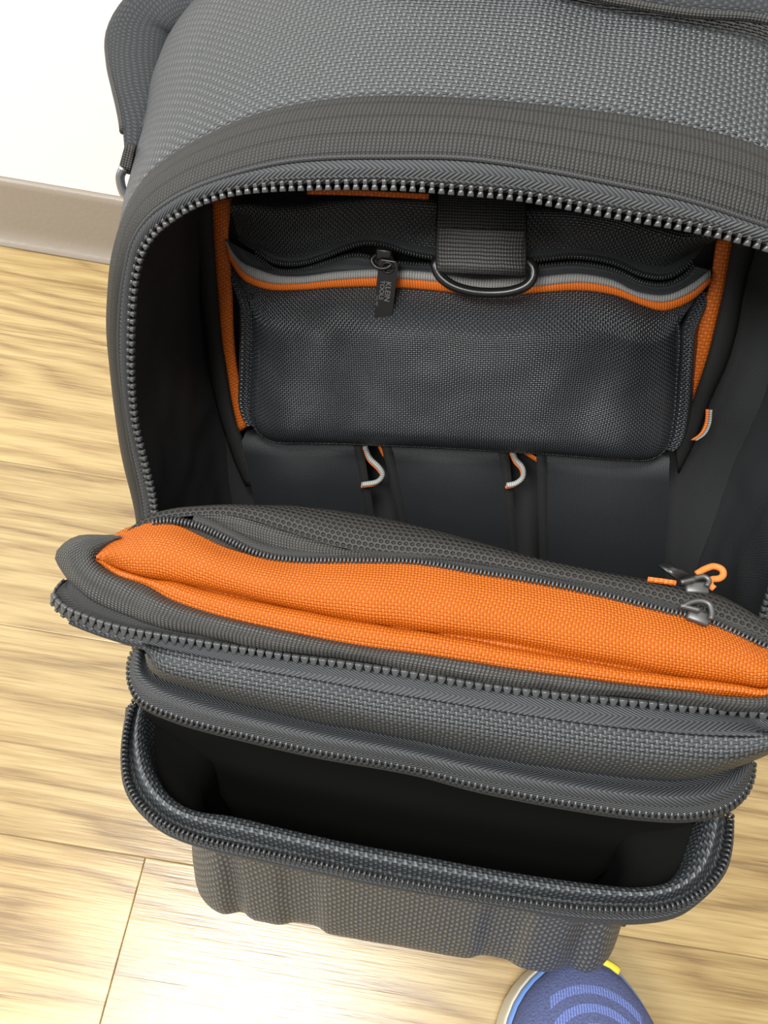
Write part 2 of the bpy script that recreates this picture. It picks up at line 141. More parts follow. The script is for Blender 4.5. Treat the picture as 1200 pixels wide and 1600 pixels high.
def crs(P, n):
    """smooth curve through P, n points evenly spaced"""
    P = [Vector(p) for p in P]
    m = len(P)
    if m == 2:
        return [P[0].lerp(P[1], i / (n - 1)) for i in range(n)]
    d = [0]
    for a, b in zip(P, P[1:]): d.append(d[-1] + sqrt((b - a).length) + 1e-7)
    T = []
    for i in range(m):
        if i == 0: T.append((P[1] - P[0]) / (d[1] - d[0]))
        elif i == m - 1: T.append((P[-1] - P[-2]) / (d[-1] - d[-2]))
        else:
            h0, h1 = d[i] - d[i-1], d[i+1] - d[i]
            T.append(((P[i] - P[i-1]) / h0 * h1 + (P[i+1] - P[i]) / h1 * h0) / (h0 + h1))
    Q = []
    K = max(6, int(6 * n / m))
    for i in range(m - 1):
        h = d[i+1] - d[i]
        for j in range(K + (i == m - 2)):
            s = j / K
            Q.append(P[i] * (2*s**3 - 3*s*s + 1) + T[i] * h * (s**3 - 2*s*s + s) + P[i+1] * (-2*s**3 + 3*s*s) + T[i+1] * h * (s**3 - s*s))
    return even(Q, n)

def even(Q, n):
    L = [0]
    for a, b in zip(Q, Q[1:]): L.append(L[-1] + (b - a).length)
    R = []; k = 0
    for i in range(n):
        t = L[-1] * i / (n - 1)
        while k < len(Q) - 2 and L[k+1] < t: k += 1
        h = L[k+1] - L[k]
        R.append(Q[k].lerp(Q[k+1], 0 if h < 1e-9 else min(1, (t - L[k]) / h)))
    return R

def length(Q): return sum((b - a).length for a, b in zip(Q, Q[1:]))

def mesh_obj(name, verts, faces, uvs, mat, parent, smooth=True, thick=0, off=0):
    me = bpy.data.meshes.new(name)
    me.from_pydata([tuple(v) for v in verts], [], faces)
    if uvs:
        lay = me.uv_layers.new(name='UVMap')
        for l in me.loops: lay.data[l.index].uv = uvs[l.vertex_index]
    me.materials.append(mat)
    me.polygons.foreach_set('use_smooth', [smooth] * len(me.polygons))
    o = bpy.data.objects.new(name, me)
    COL.objects.link(o)
    if parent: o.parent = parent
    if thick:
        s = o.modifiers.new('thickness', 'SOLIDIFY'); s.thickness = thick; s.offset = off
    return o

BAG = None
def L(v): return v - BASE                # bag axes -> the backpack's own origin

def grid(rows, nv=None):
    """rows: equally long point lists; nv: smooth the other way to nv rows"""
    if nv:
        cols = [crs([r[i] for r in rows], nv) for i in range(len(rows[0]))]
        rows = [[c[j] for c in cols] for j in range(nv)]
    return rows

def loft(name, rows, mat, parent=None, nu=80, nv=None, thick=0, wr=0, wf=25, off=0, flip=False, local=True, bumps=None):
    rows = [crs(r, nu) if len(r) != nu else r for r in rows]
    rows = grid(rows, nv)
    n, m = len(rows), nu
    # arc lengths -> uv in metres
    us = []
    for r in rows:
        a = [0]
        for p, q in zip(r, r[1:]): a.append(a[-1] + (q - p).length)
        mid = a[m // 2]; us.append([x - mid for x in a])
    vs = [[0] * m]
    for j in range(1, n):
        vs.append([vs[j-1][i] + (rows[j][i] - rows[j-1][i]).length for i in range(m)])
    vm = [sum(v) / m for v in vs]
    V = []; UV = []
    for j in range(n):
        for i in range(m):
            p = rows[j][i]
            if wr or bumps:
                a = rows[j][min(i+1, m-1)] - rows[j][max(i-1, 0)]
                b = rows[min(j+1, n-1)][i] - rows[max(j-1, 0)][i]
                nn = a.cross(b)
                if nn.length > 1e-12:
                    nn.normalize()
                    e = min(1, 4 * min(j, n-1-j) / max(1, n-1)) if n > 4 else 1
                    d = wr * noise.noise(p * wf) * e + wr * .5 * noise.noise(p * wf * 2.3) * e
                    if bumps: d += bumps(p, j / (n-1), i / (m-1))
                    p = p + nn * d
            V.append(L(p) if local else p); UV.append((us[j][i], .5 * vs[j][i] + .5 * vm[j]))
    F = []
    for j in range(n - 1):
        for i in range(m - 1):
            q = [j*m+i, j*m+i+1, (j+1)*m+i+1, (j+1)*m+i]
            F.append(q[::-1] if flip else q)
    return mesh_obj(name, V, F, UV, mat, parent if parent else BAG, thick=thick, off=off)

def frames(P):
    out = []
    up = Vector((0, 0, 1))
    for i in range(len(P)):
        t = (P[min(i+1, len(P)-1)] - P[max(i-1, 0)]).normalized()
        if i == 0:
            n = t.cross(up)
            if n.length < .1: n = t.cross(Vector((1, 0, 0)))
            n.normalize()
        else:
            n = (n - t * n.dot(t)).normalized()
        out.append((t, n, t.cross(n)))
    return out

def tube_geo(P, r, k=8, cap=True, flat=1, fr=None):
    V = []; F = []; UV = []
    fr = fr or frames(P); s = 0
    for i, p in enumerate(P):
        if i: s += (p - P[i-1]).length
        rr = r[i] if isinstance(r, (list, tuple)) else r
        t, a, b = fr[i]
        for j in range(k):
            an = 2*pi*j/k
            V.append(p + a * cos(an) * rr + b * sin(an) * rr * flat); UV.append((s, rr * an))
    for i in range(len(P) - 1):
        for j in range(k):
            F.append((i*k+j, i*k+(j+1) % k, (i+1)*k+(j+1) % k, (i+1)*k+j))
    if cap:
        F.append(tuple(range(k-1, -1, -1))); F.append(tuple((len(P)-1)*k+j for j in range(k)))
    return V, F, UV

def tube(name, P, r, mat, parent=None, n=40, k=8, flat=1, fr=None):
    P = crs(P, n)
    V, F, UV = tube_geo(P, r, k, True, flat, fr)
    return mesh_obj(name, [L(v) for v in V], F, UV, mat, parent if parent else BAG)

def ribbon(name, P, w, wdir, mat, parent=None, n=24, thick=.0012):
    """flat band along P, half width w along wdir"""
    P = crs(P, n); w_ = Vector(wdir).normalized() * w
    return loft(name, [[p - w_ for p in P], [p for p in P], [p + w_ for p in P]], mat, parent, nu=n, thick=thick)

def box_mesh(name, sx, sy, sz, bev=.2, taper=1.0):
    bm = bmesh.new()
    bmesh.ops.create_cube(bm, size=1)
    for v in bm.verts:
        k = taper if v.co.y > 0 else 1
        v.co.x *= sx * k; v.co.y *= sy; v.co.z *= sz * k
    bmesh.ops.bevel(bm, geom=list(bm.edges), offset=min(sx, sy, sz) * bev, segments=2, affect='EDGES', profile=.5)
    me = bpy.data.meshes.new(name); bm.to_mesh(me); bm.free()
    me.polygons.foreach_set('use_smooth', [True] * len(me.polygons))
    return me

def box(name, c, axes, size, mat, parent=None, bev=.2, taper=1.0):
    me = box_mesh(name, *size, bev=bev, taper=taper)
    me.materials.append(mat)
    o = bpy.data.objects.new(name, me); COL.objects.link(o)
    o.parent = parent if parent else BAG
    x, y, z = [Vector(a).normalized() for a in axes]
    o.matrix_local = Matrix.Translation(L(Vector(c))) @ Matrix((x, y, z)).transposed().to_4x4()
    return o

def rnd(i, k=0): return random.Random(i * 7919 + k).random()

# ---------------------------------------------------------------- materials
class NT:
    def __init__(s, name):
        s.m = bpy.data.materials.new(name); s.m.use_nodes = True
        s.t = s.m.node_tree; s.b = s.t.nodes['Principled BSDF']
    def n(s, ty, **kw):
        x = s.t.nodes.new(ty)
        for k, v in kw.items(): setattr(x, k, v)
        return x
    def set(s, sock, v):
        if isinstance(v, bpy.types.NodeSocket): s.t.links.new(v, sock)
        else: sock.default_value = v
    def m_(s, op, a, b=None, c=None):
        x = s.n('ShaderNodeMath', operation=op)
        s.set(x.inputs[0], a)
        if b is not None: s.set(x.inputs[1], b)
        if c is not None: s.set(x.inputs[2], c)
        return x.outputs[0]
    def uv(s):
        x = s.n('ShaderNodeUVMap'); y = s.n('ShaderNodeSeparateXYZ')
        s.t.links.new(x.outputs[0], y.inputs[0]); return x.outputs[0], y.outputs[0], y.outputs[1]
    def mix(s, f, a, b):
        x = s.n('ShaderNodeMix', data_type='RGBA')
        s.set(x.inputs[0], f)
        for k, v in ((6, a), (7, b)):
            s.set(x.inputs[k], v if isinstance(v, bpy.types.NodeSocket) else (*v, 1))
        return x.outputs[2]
    def noise(s, scale, vec=None, detail=3, rough=.5):
        x = s.n('ShaderNodeTexNoise'); x.inputs['Scale'].default_value = scale
        x.inputs['Detail'].default_value = detail; x.inputs['Roughness'].default_value = rough
        if vec is None: vec = s.n('ShaderNodeTexCoord').outputs['Object']
        s.t.links.new(vec, x.inputs['Vector']); return x.outputs[0]
    def bump(s, h, dist, strength=1.0):
        x = s.n('ShaderNodeBump'); x.inputs['Strength'].default_value = strength
        x.inputs['Distance'].default_value = dist
        s.t.links.new(h, x.inputs['Height']); s.t.links.new(x.outputs[0], s.b.inputs['Normal'])
    def fin(s, col, rough=.5, spec=.5, sheen=0):
        s.set(s.b.inputs['Base Color'], col if isinstance(col, bpy.types.NodeSocket) else (*col, 1))
        s.set(s.b.inputs['Roughness'], rough); s.b.inputs['Specular IOR Level'].default_value = spec
        if sheen:
            s.b.inputs['Sheen Weight'].default_value = sheen; s.b.inputs['Sheen Roughness'].default_value = .4
        return s.m

def weave(name, hi, lo, weft, pu, pv, bump=.0004, rough=.45, spec=.5, sheen=.0, diag=False):
    """plain weave of yarn bundles: pu, pv = yarn pitch in metres"""
    t = NT(name); uvv, u, v = t.uv()
    if diag:
        u, v = t.m_('ADD', u, v), t.m_('SUBTRACT', u, v)
    jit = t.m_('MULTIPLY', t.m_('SUBTRACT', t.noise(60, uvv, 2), .5), pu * .9)
    u = t.m_('ADD', u, jit)
    su = t.m_('SINE', t.m_('MULTIPLY', u, pi / pu)); sv = t.m_('SINE', t.m_('MULTIPLY', v, pi / pv))
    P = t.m_('MULTIPLY_ADD', t.m_('MULTIPLY', su, sv), .5, .5)
    a = t.m_('MULTIPLY', t.m_('ABSOLUTE', su), P)
    b = t.m_('MULTIPLY', t.m_('ABSOLUTE', sv), t.m_('SUBTRACT', 1, P))
    h = t.m_('MAXIMUM', a, b)
    isw = t.m_('GREATER_THAN', a, b)
    yarn = t.mix(isw, weft, hi)
    f = t.m_('POWER', h, .8)
    col = t.mix(f, lo, yarn)  # crevice shade between yarns and glint on the warp are mixed into the colour
    t.bump(h, bump)
    return t.fin(col, rough, spec, sheen)

def herring(name, hi, lo, pitch, band, bump=.0003, rough=.5):
    t = NT(name); uvv, u, v = t.uv()
    z = t.m_('ABSOLUTE', t.m_('SUBTRACT', t.m_('FRACT', t.m_('DIVIDE', v, band)), .5))
    w = t.m_('MULTIPLY_ADD', z, band * 1.6, u)
    h = t.m_('MULTIPLY_ADD', t.m_('SINE', t.m_('MULTIPLY', w, 2*pi/pitch)), .5, .5)
    t.bump(h, bump)
    return t.fin(t.mix(h, lo, hi), rough, .4)

def ribbed(name, hi, lo, pu, pv=None, bump=.0003, rough=.5, spec=.4, lines=None):
    """grosgrain: ribs across u, fine threads along"""
    t = NT(name); uvv, u, v = t.uv()
    u = t.m_('ADD', u, t.m_('MULTIPLY', t.m_('SUBTRACT', t.noise(80, uvv, 2), .5), pu * .8))
    h = t.m_('POWER', t.m_('ABSOLUTE', t.m_('SINE', t.m_('MULTIPLY', u, pi / pu))), .7)
    if pv:
        k = t.m_('ABSOLUTE', t.m_('SINE', t.m_('MULTIPLY', v, pi / pv)))
        h = t.m_('MULTIPLY', h, t.m_('MULTIPLY_ADD', k, .6, .4))
    c = t.mix(h, lo, hi)
    if lines:
        ln = t.m_('LESS_THAN', t.m_('FRACT', t.m_('DIVIDE', v, lines)), .18)
        c = t.mix(t.m_('MULTIPLY', ln, .55), c, lo)
        h = t.m_('SUBTRACT', h, t.m_('MULTIPLY', ln, .8))
    t.bump(h, bump)
    return t.fin(c, rough, spec)

def plain(name, col, rough=.5, spec=.5, metal=0, sheen=0, nb=0, ns=300):
    t = NT(name)
    if nb:
        t.bump(t.noise(ns), nb)
    m = t.fin(col, rough, spec, sheen)
    t.b.inputs['Metallic'].default_value = metal
    return m

M = {}
M['nylon'] = weave('ballistic_nylon', (.078, .088, .095), (.004, .005, .006), (.016, .018, .021), .0028, .0023, .0008, .40, .7)
M['nylon_front'] = weave('moulded_nylon', (.125, .138, .148), (.012, .0135, .0145), (.040, .044, .048), .0025, .0025, .0006, .42, .6)
M['nylon_door'] = weave('woven_door_face', (.076, .085, .092), (.010, .0115, .0125), (.028, .031, .034), .0020, .0020, .0005, .44, .5)
M['nylon_fine'] = weave('fine_black_polyester', (.068, .078, .089), (.003, .0035, .004), (.014, .017, .020), .00155, .0014, .0005, .33, .8)
M['nylon_lining'] = weave('lining_fabric', (.055, .058, .06), (.012, .012, .012), (.034, .036, .037), .0011, .0011, .00012, .55, .35)
M['slip'] = weave('slip_pocket_fabric', (.028, .031, .034), (.007, .008, .009), (.018, .020, .022), .0012, .0011, .00015, .5, .4)
M['void'] = plain('black_lining_shade', (.006, .006, .0055), .9, .1, nb=.0002, ns=900)  # near-black colour stands in for the shade inside pockets and openings
M['webbing'] = ribbed('black_webbing_band', (.034, .034, .032), (.006, .006, .0055), .0019, .0014, .0004, .55, .35, lines=.0085)
M['strapweb'] = ribbed('ribbed_strap', (.15, .15, .147), (.014, .014, .014), .0021, .0016, .0005, .42, .5)
M['grosgrain'] = ribbed('black_grosgrain', (.040, .038, .034), (.008, .0075, .007), .0016, .0013, .0004, .5, .45)
M['binding'] = ribbed('binding_tape', (.062, .061, .056), (.010, .0095, .009), .0019, .0017, .0005, .5, .45)
M['strip'] = ribbed('dark_binding_strip', (.022, .022, .022), (.008, .008, .008), .0012, .0012, .0002, .6, .3)
M['tape'] = herring('zipper_tape_cloth', (.060, .065, .070), (.014, .0155, .017), .0025, .011, .0003, .55)
M['tape_fine'] = herring('fine_zipper_tape', (.075, .082, .09), (.025, .028, .031), .0017, .009, .0002, .55)
M['tape_dark'] = herring('dark_zipper_tape', (.03, .03, .028), (.012, .012, .011), .002, .009, .0002, .6)
M['orange'] = weave('orange_polyester', (.66, .172, .009), (.21, .030, .001), (.48, .098, .0035), .00155, .0015, .0005, .42, .3)
M['orange_trim'] = ribbed('orange_ribbon', (.95, .22, .025), (.45, .07, .005), .0016, None, .0002, .5, .3)
M['orange_tape'] = weave('orange_binding', (.85, .21, .025), (.34, .06, .006), (.68, .15, .015), .0022, .0018, .0003, .5, .3)
M['grey_trim'] = ribbed('silver_grey_ribbon', (.40, .40, .385), (.16, .16, .155), .0016, None, .0002, .45, .4)
M['plastic'] = plain('black_zipper_plastic', (.055, .057, .059), .27, .6)
M['coil'] = plain('black_coil_nylon', (.03, .032, .033), .22, .6)
M['metal'] = plain('gunmetal', (.10, .10, .10), .3, .5, metal=.85)
M['blackmetal'] = plain('black_painted_metal', (.012, .012, .012), .28, .6)
M['greymetal'] = plain('grey_die_cast', (.10, .10, .097), .38, .5, metal=.6)
M['steel'] = plain('bright_steel', (.45, .47, .5), .25, .5, metal=1)
M['padded'] = weave('padded_strap_mesh', (.042, .046, .050), (.008, .009, .010), (.02, .022, .025), .0026, .0019, .0004, .6, .3)
M['letter'] = plain('pressed_letter_edge', (.20, .20, .20), .35, .5)

def mesh_mat():
    t = NT('knit_air_mesh'); uvv, u, v = t.uv()
    p = .0031
    uu = t.m_('DIVIDE', u, p); vv = t.m_('DIVIDE', v, p * .8)
    row = t.m_('MULTIPLY', t.m_('MODULO', t.m_('ABSOLUTE', t.m_('FLOOR', vv)), 2), .5)
    fu = t.m_('SUBTRACT', t.m_('FRACT', t.m_('ADD', uu, row)), .5)
    fv = t.m_('SUBTRACT', t.m_('FRACT', vv), .5)
    d = t.m_('SQRT', t.m_('ADD', t.m_('MULTIPLY', fu, fu), t.m_('MULTIPLY', fv, fv)))
    h = t.m_('SMOOTH_MIN', t.m_('MULTIPLY', t.m_('MAXIMUM', t.m_('SUBTRACT', d, .2), 0), 5), 1, .2)
    t.bump(h, .0006)
    return t.fin(t.mix(h, (.004, .004, .004), (.024, .022, .019)), .6, .35)
M['mesh'] = mesh_mat()

# ---------------------------------------------------------------- the setting
def struct(o): o['kind'] = 'structure'; return o
FY = math.radians(-1.2)
FX = Vector((cos(FY), sin(FY), 0)); FN = Vector((-sin(FY), cos(FY), 0))

def wood():
    t = NT('oak_plank_vinyl')
    tc = t.n('ShaderNodeTexCoord').outputs['Object']
    oi = t.n('ShaderNodeObjectInfo').outputs['Random']
    mp = t.n('ShaderNodeMapping'); t.t.links.new(tc, mp.inputs[0])
    cb = t.n('ShaderNodeCombineXYZ')
    t.set(cb.inputs[0], t.m_('MULTIPLY', oi, 9.0)); t.set(cb.inputs[1], t.m_('MULTIPLY', oi, 3.7)); t.set(cb.inputs[2], t.m_('MULTIPLY', oi, 5.0))
    t.t.links.new(cb.outputs[0], mp.inputs['Location'])
    def scaled(v):
        q = t.n('ShaderNodeVectorMath', operation='MULTIPLY'); t.t.links.new(mp.outputs[0], q.inputs[0]); q.inputs[1].default_value = v
        return q.outputs[0]
    warp = t.noise(1.0, scaled((2.2, 9, 1)), 3, .5)                    # slow wander of the growth rings
    sy = t.n('ShaderNodeSeparateXYZ'); t.t.links.new(mp.outputs[0], sy.inputs[0])
    ph = t.m_('MULTIPLY_ADD', warp, 44.0, t.m_('MULTIPLY', sy.outputs[1], 2*pi * 34))
    ring = t.m_('POWER', t.m_('MULTIPLY_ADD', t.m_('SINE', ph), .5, .5), .6)
    fine = t.noise(1.0, scaled((9, 330, 1)), 4, .6)
    pore = t.noise(1.0, scaled((30, 760, 1)), 2, .5)
    tone_ = t.noise(1.0, scaled((1.6, 14, 1)), 2, .5)
    g = t.m_('MULTIPLY', ring, .34)
    g = t.m_('ADD', g, t.m_('MULTIPLY', t.m_('SUBTRACT', fine, .5), .95))
    g = t.m_('ADD', g, t.m_('MULTIPLY', t.m_('SUBTRACT', pore, .5), .55))
    g = t.m_('ADD', g, t.m_('MULTIPLY', t.m_('SUBTRACT', tone_, .5), .35))
    g = t.m_('ADD', g, .275)
    r = t.n('ShaderNodeValToRGB'); t.t.links.new(g, r.inputs[0])
    e = r.color_ramp.elements
    e[0].position = .15; e[0].color = (.20, .126, .052, 1)
    e[1].position = .72; e[1].color = (.43, .315, .138, 1)
    x = r.color_ramp.elements.new(.40); x.color = (.315, .213, .084, 1)
    tone = t.m_('MULTIPLY_ADD', oi, .16, .92)
    hs = t.n('ShaderNodeHueSaturation'); t.t.links.new(r.outputs[0], hs.inputs['Color']); t.set(hs.inputs['Value'], tone)
    t.bump(g, .0002)
    return t.fin(hs.outputs[0], t.m_('MULTIPLY_ADD', g, .06, .26), .8)
WOOD = wood()

fl = struct(mesh_obj('floor', [(-2.5, -2, -.02), (2.5, -2, -.02), (2.5, 1.2, -.02), (-2.5, 1.2, -.02), (-2.5, -2, -.0012), (2.5, -2, -.0012), (2.5, 1.2, -.0012), (-2.5, 1.2, -.0012)],
    [(3, 2, 1, 0), (4, 5, 6, 7), (0, 1, 5, 4), (1, 2, 6, 5), (2, 3, 7, 6), (3, 0, 4, 7)], None, plain('subfloor', (.24, .165, .085), .8), None, smooth=False))
fl['label'] = 'light oak plank floor under and around the backpack'
PW, PL_ = .1538, 1.22
plank_me = box_mesh('plank', PL_ - .0004, PW - .0003, .012, bev=.06)
plank_me.polygons.foreach_set('use_smooth', [False] * len(plank_me.polygons))
plank_me.materials.append(WOOD)
for r in range(-9, 2):
    y0 = .5015 + PW * (r - .5)
    j0 = -.1375 if r == -3 else (.05 + .55 * rnd(r, 3))
    if r in (-2, -1, 0, 1): j0 = (.02, .25, -.06, .16)[r + 2]
    for k in (-3, -2, -1, 0, 1, 2):
        p = bpy.data.objects.new('plank', plank_me); COL.objects.link(p); p.parent = fl
        c = FX * (j0 + (k + .5) * PL_) + FN * y0
        p.location = (c.x, c.y, -.006 - .0003 * rnd(r * 5 + k)); p.rotation_euler = (0, 0, FY)

# wall and vinyl cove base
WY = math.radians(-2.4)
WX = Vector((cos(WY), sin(WY), 0)); WN = Vector((-sin(WY), cos(WY), 0)); W0 = Vector((-.4, .6335, 0))
def along(name, prof, mat, x0=-2.2, x1=2.2, nm=True, n=2):
    V = []; F = []; k = len(prof)
    for i in range(n):
        s = x0 + (x1 - x0) * i / (n - 1)
        for d, z in prof: V.append(W0 + WX * s + WN * d + Vector((0, 0, z)))
    for i in range(n - 1):
        for j in range(k): F.append((i*k+j, i*k+(j+1) % k, (i+1)*k+(j+1) % k, (i+1)*k+j))
    F.append(tuple(range(k))[::-1]); F.append(tuple((n-1)*k+j for j in range(k)))
    return mesh_obj(name, V, F, None, mat, None, smooth=False)
wm = NT('painted_wall'); wm.bump(wm.noise(90, None, 3), .0002); wm.fin((.86, .86, .85), .7, .3)
wl = struct(along('wall_back', [(.006, 0), (.10, 0), (.10, 2.4), (.006, 2.4)], wm.m)); wl['label'] = 'white painted wall behind the backpack'
prof = [(-.010, 0), (-.0098, .002), (-.006, .005), (-.0025, .010), (-.001, .016), (0, .024), (.0002, .074), (.001, .079), (.003, .0815), (.006, .082), (.006, 0)]
bbm = NT('taupe_vinyl_base'); bbm.bump(bbm.noise(200, None, 3), .0003)
sc = bbm.m_('GREATER_THAN', bbm.noise(24, None, 6, .8), .70)
bbm.fin(bbm.mix(bbm.m_('MULTIPLY', sc, .4), (.275, .235, .19), (.45, .42, .37)), .28, .5)
bb = struct(along('baseboard_back', prof, bbm.m)); bb['label'] = 'taupe vinyl cove baseboard at foot of the white wall'
for p in bb.data.polygons: p.use_smooth = len(p.vertices) == 4

# ---------------------------------------------------------------- the backpack
BAG = bpy.data.objects.new('backpack', None); COL.objects.link(BAG)
BAG.empty_display_size = .05
BAG.matrix_world = Matrix.Translation(to_world(BASE)) @ BAG_R.to_4x4()
BAG['label'] = 'black nylon tool backpack standing unzipped with bright orange lining'
BAG['category'] = 'backpack'

def ends(P, left, right): return [Vector(p) for p in left] + P + [Vector(p) for p in right]
low_l = [(-.172, -.055, -.33), (-.178, -.045, -.27), (-.184, -.018, -.2)]
low_r = [(-x, y, z) for x, y, z in low_l][::-1]
rim = crs(ends(C_('teeth_main'), low_l, low_r), 220)
rim_out = crs(ends(C_('tape_out'), [(x * 1.03, y, z) for x, y, z in low_l], [(x * 1.03, y, z) for x, y, z in low_r]), 220)
web_out = crs(ends(C_('web_out'), [(x * 1.08, y + .015, z) for x, y, z in low_l], [(x * 1.08, y + .015, z) for x, y, z in low_r]), 220)

# outer shell: the roof and sides, section after section towards the back
def section(y, rise, sx):
    out = []
    for p in web_out:
        g = max(0, min(1, (p.z + .04) / .12)); g = g * g * (3 - 2 * g)
        lo = max(0, min(1, (-p.z - .12) / .2))
        yy = y + (p.y - .03) * (1 - min(1, (y - .03) / .1)) + lo * 0
        out.append(Vector((p.x * (1 + (sx - 1) * (1 if p.z > -.1 else .6)), yy, p.z + rise * g)))
    zl, zr = floor_z(out[0].x, y) + .003, floor_z(out[-1].x, y) + .003
    a, b = out[0].copy(), out[-1].copy()
    for q, zz in ((a, zl), (b, zr)): q.z = zz
    q = [p for p in out if p.z > max(zl, zr) + .02]
    return crs([a] + q[::4] + [b], 160)
rows = [section(.03, 0, 1), section(.06, .019, 1.045), section(.09, .038, 1.095), section(.13, .058, 1.155), section(.17, .070, 1.165), section(.21, .072, 1.13), section(.245, .058, 1.09)]
rows[0] = crs([rows[0][0]] + [p for p in web_out if p.z > floor_z(p.x, p.y) + .03][::4] + [rows[0][-1]], 160)
shell = loft('outer_shell', rows, M['nylon'], nu=160, nv=40, thick=.003, off=-1, wr=.0022, wf=16)
bk = [p.copy() for p in rows[-1]]
mid = Vector((0, .262, -.05))
cap = [bk, [p.lerp(Vector((p.x * .7, .258, p.z * .75 - .02)), .6) for p in bk], [Vector((p.x * .1, .264, -.06 + p.z * .1)) for p in bk]]
loft('back_wall', cap, M['nylon'], nu=160, nv=8)
# bottom
bot = []
for y in (-.045, .0, .06, .12, .18, .245):
    w = .15 if y < 0 else (.17 if y == 0 else .2)
    bot.append([Vector((-w + 2 * w * i / 11, y, floor_z(-w + 2 * w * i / 11, y) + .002)) for i in range(12)])
loft('bottom_panel', bot, M['nylon'], nu=12, thick=.002)
fr_ = []
for z in (0, .02, .045, .075):
    fr_.append([Vector((x, -.05 - .004 * sin(pi * z / .08) + (.05 if abs(x) > .163 else 0), floor_z(x, -.05) + .002 + z)) for x in [-.166, -.16] + [-.155 + .31 * i / 20 for i in range(21)] + [.16, .166]])
loft('lower_front_panel', fr_, M['nylon'], nu=60, nv=8, thick=.002)

# webbing band round the opening and the zipper tape
wb = []
for k, (t, b) in enumerate(((0, 0), (.25, .0028), (.5, .0038), (.75, .0030), (1, 0))):
    row = []
    for a, c in zip(rim_out, web_out):
        row.append(a.lerp(c, t) + Vector((0, -1, .5)).normalized() * b)
    wb.append(row)
loft('webbing_band', wb, M['webbing'], nu=220, nv=14, thick=.0015)
rt = [[a.lerp(b, t) + Vector((0, -h, 0)) for a, b in zip(rim, rim_out)] for t, h in ((0.04, .000), (.3, .0012), (.65, .0015), (.9, .0002), (1.02, -.003))]
main_tape = loft('main_zipper_tape', rt, M['tape'], nu=220, nv=10, thick=.0012)
tube('rim_piping', [p + Vector((0, -.0005, 0)) for p in rim_out[20:200:3]], .0012, M['nylon_lining'], main_tape, n=160, k=6)

def vislon_mesh(k=1.0):
    bm = bmesh.new()
    def add(cx, cy, sx0, sx1, sy, sz0, sz1):
        r = bmesh.ops.create_cube(bm, size=1)
        for v in r['verts']:
            f = v.co.y > 0
            v.co = Vector((v.co.x * (sx1 if f else sx0), cy + v.co.y * sy, v.co.z * (sz1 if f else sz0)))
    add(0, -.0010, .0024, .0019, .0030, .0032, .0034)      # legs gripping the tape
    add(0, .0016, .0019, .0032, .0024, .0034, .0026)       # flared head
    bmesh.ops.bevel(bm, geom=list(bm.edges), offset=.00032, segments=1, affect='EDGES')
    for v in bm.verts: v.co = Vector((v.co.x, v.co.y * k, v.co.z * (1 + (k - 1) * .6)))
    me = bpy.data.meshes.new('zipper_tooth'); bm.to_mesh(me); bm.free()
    me.polygons.foreach_set('use_smooth', [True] * len(me.polygons))
    me.materials.append(M['plastic']); return me
def wedge_mesh():
    bm = bmesh.new()
    def add(cy, sx0, sx1, sy, sz0, sz1, cz=0):
        for v in bmesh.ops.create_cube(bm, size=1)['verts']:
            f = v.co.y > 0
            v.co = Vector((v.co.x * (sx1 if f else sx0), cy + v.co.y * sy, cz + v.co.z * (sz1 if f else sz0)))
    add(.0010, .0009, .0040, .0056, .0036, .0022)           # wedge-shaped head
    add(-.0026, .0026, .0016, .0018, .0034, .0036)          # foot on the tape
    bmesh.ops.bevel(bm, geom=list(bm.edges), offset=.0003, segments=1, affect='EDGES')
    me = bpy.data.meshes.new('zipper_tooth'); bm.to_mesh(me); bm.free()
    me.polygons.foreach_set('use_smooth', [True] * len(me.polygons))
    me.materials.append(M['plastic']); return me
def coil_mesh(sc=1.0):
    P = [Vector((0, -.0026, .0012)), Vector((-.0001, -.0008, .0016)), Vector((0, .0008, .0011)), Vector((.0001, .0014, 0)), Vector((.0002, .0008, -.0011)), Vector((.0003, -.002, -.0013))]
    P = [p * sc for p in crs(P, 8)]
    V, F, UV = tube_geo(P, .0009 * sc, 6)
    me = bpy.data.meshes.new('zipper_tooth'); me.from_pydata([tuple(v) for v in V], [], F)
    me.polygons.foreach_set('use_smooth', [True] * len(me.polygons))
    me.materials.append(M['coil']); return me
VIS, VISD, COI = vislon_mesh(), wedge_mesh(), coil_mesh(1.08)

def teeth(curve, pitch, me, parent, outf, skip0=0, skip1=0):
    n = int(length(curve) / pitch)
    P = even(curve, n)
    for i in range(skip0, n - skip1):
        t = (P[min(i+1, n-1)] - P[max(i-1, 0)]).normalized()
        out = outf(t, P[i]); out = (out - t * out.dot(t)).normalized()
        nn = t.cross(out)
        o = bpy.data.objects.new('zipper_tooth', me); COL.objects.link(o); o.parent = parent
        o.matrix_local = Matrix.Translation(L(P[i])) @ Matrix((t, out, nn)).transposed().to_4x4()
VN = Vector((0, -1, 0))
vis_rim = rim[30:191]
teeth(vis_rim, .0043, VIS, main_tape, lambda t, p: t.cross(VN) + VN * .25)
tube('tape_cord', [p + Vector((0, -.001, 0)) + (b - a).normalized() * .0032 for p, a, b in zip(rim, rim, rim_out)][16:204:3], .0011, M['tape'], main_tape, n=170, k=6)

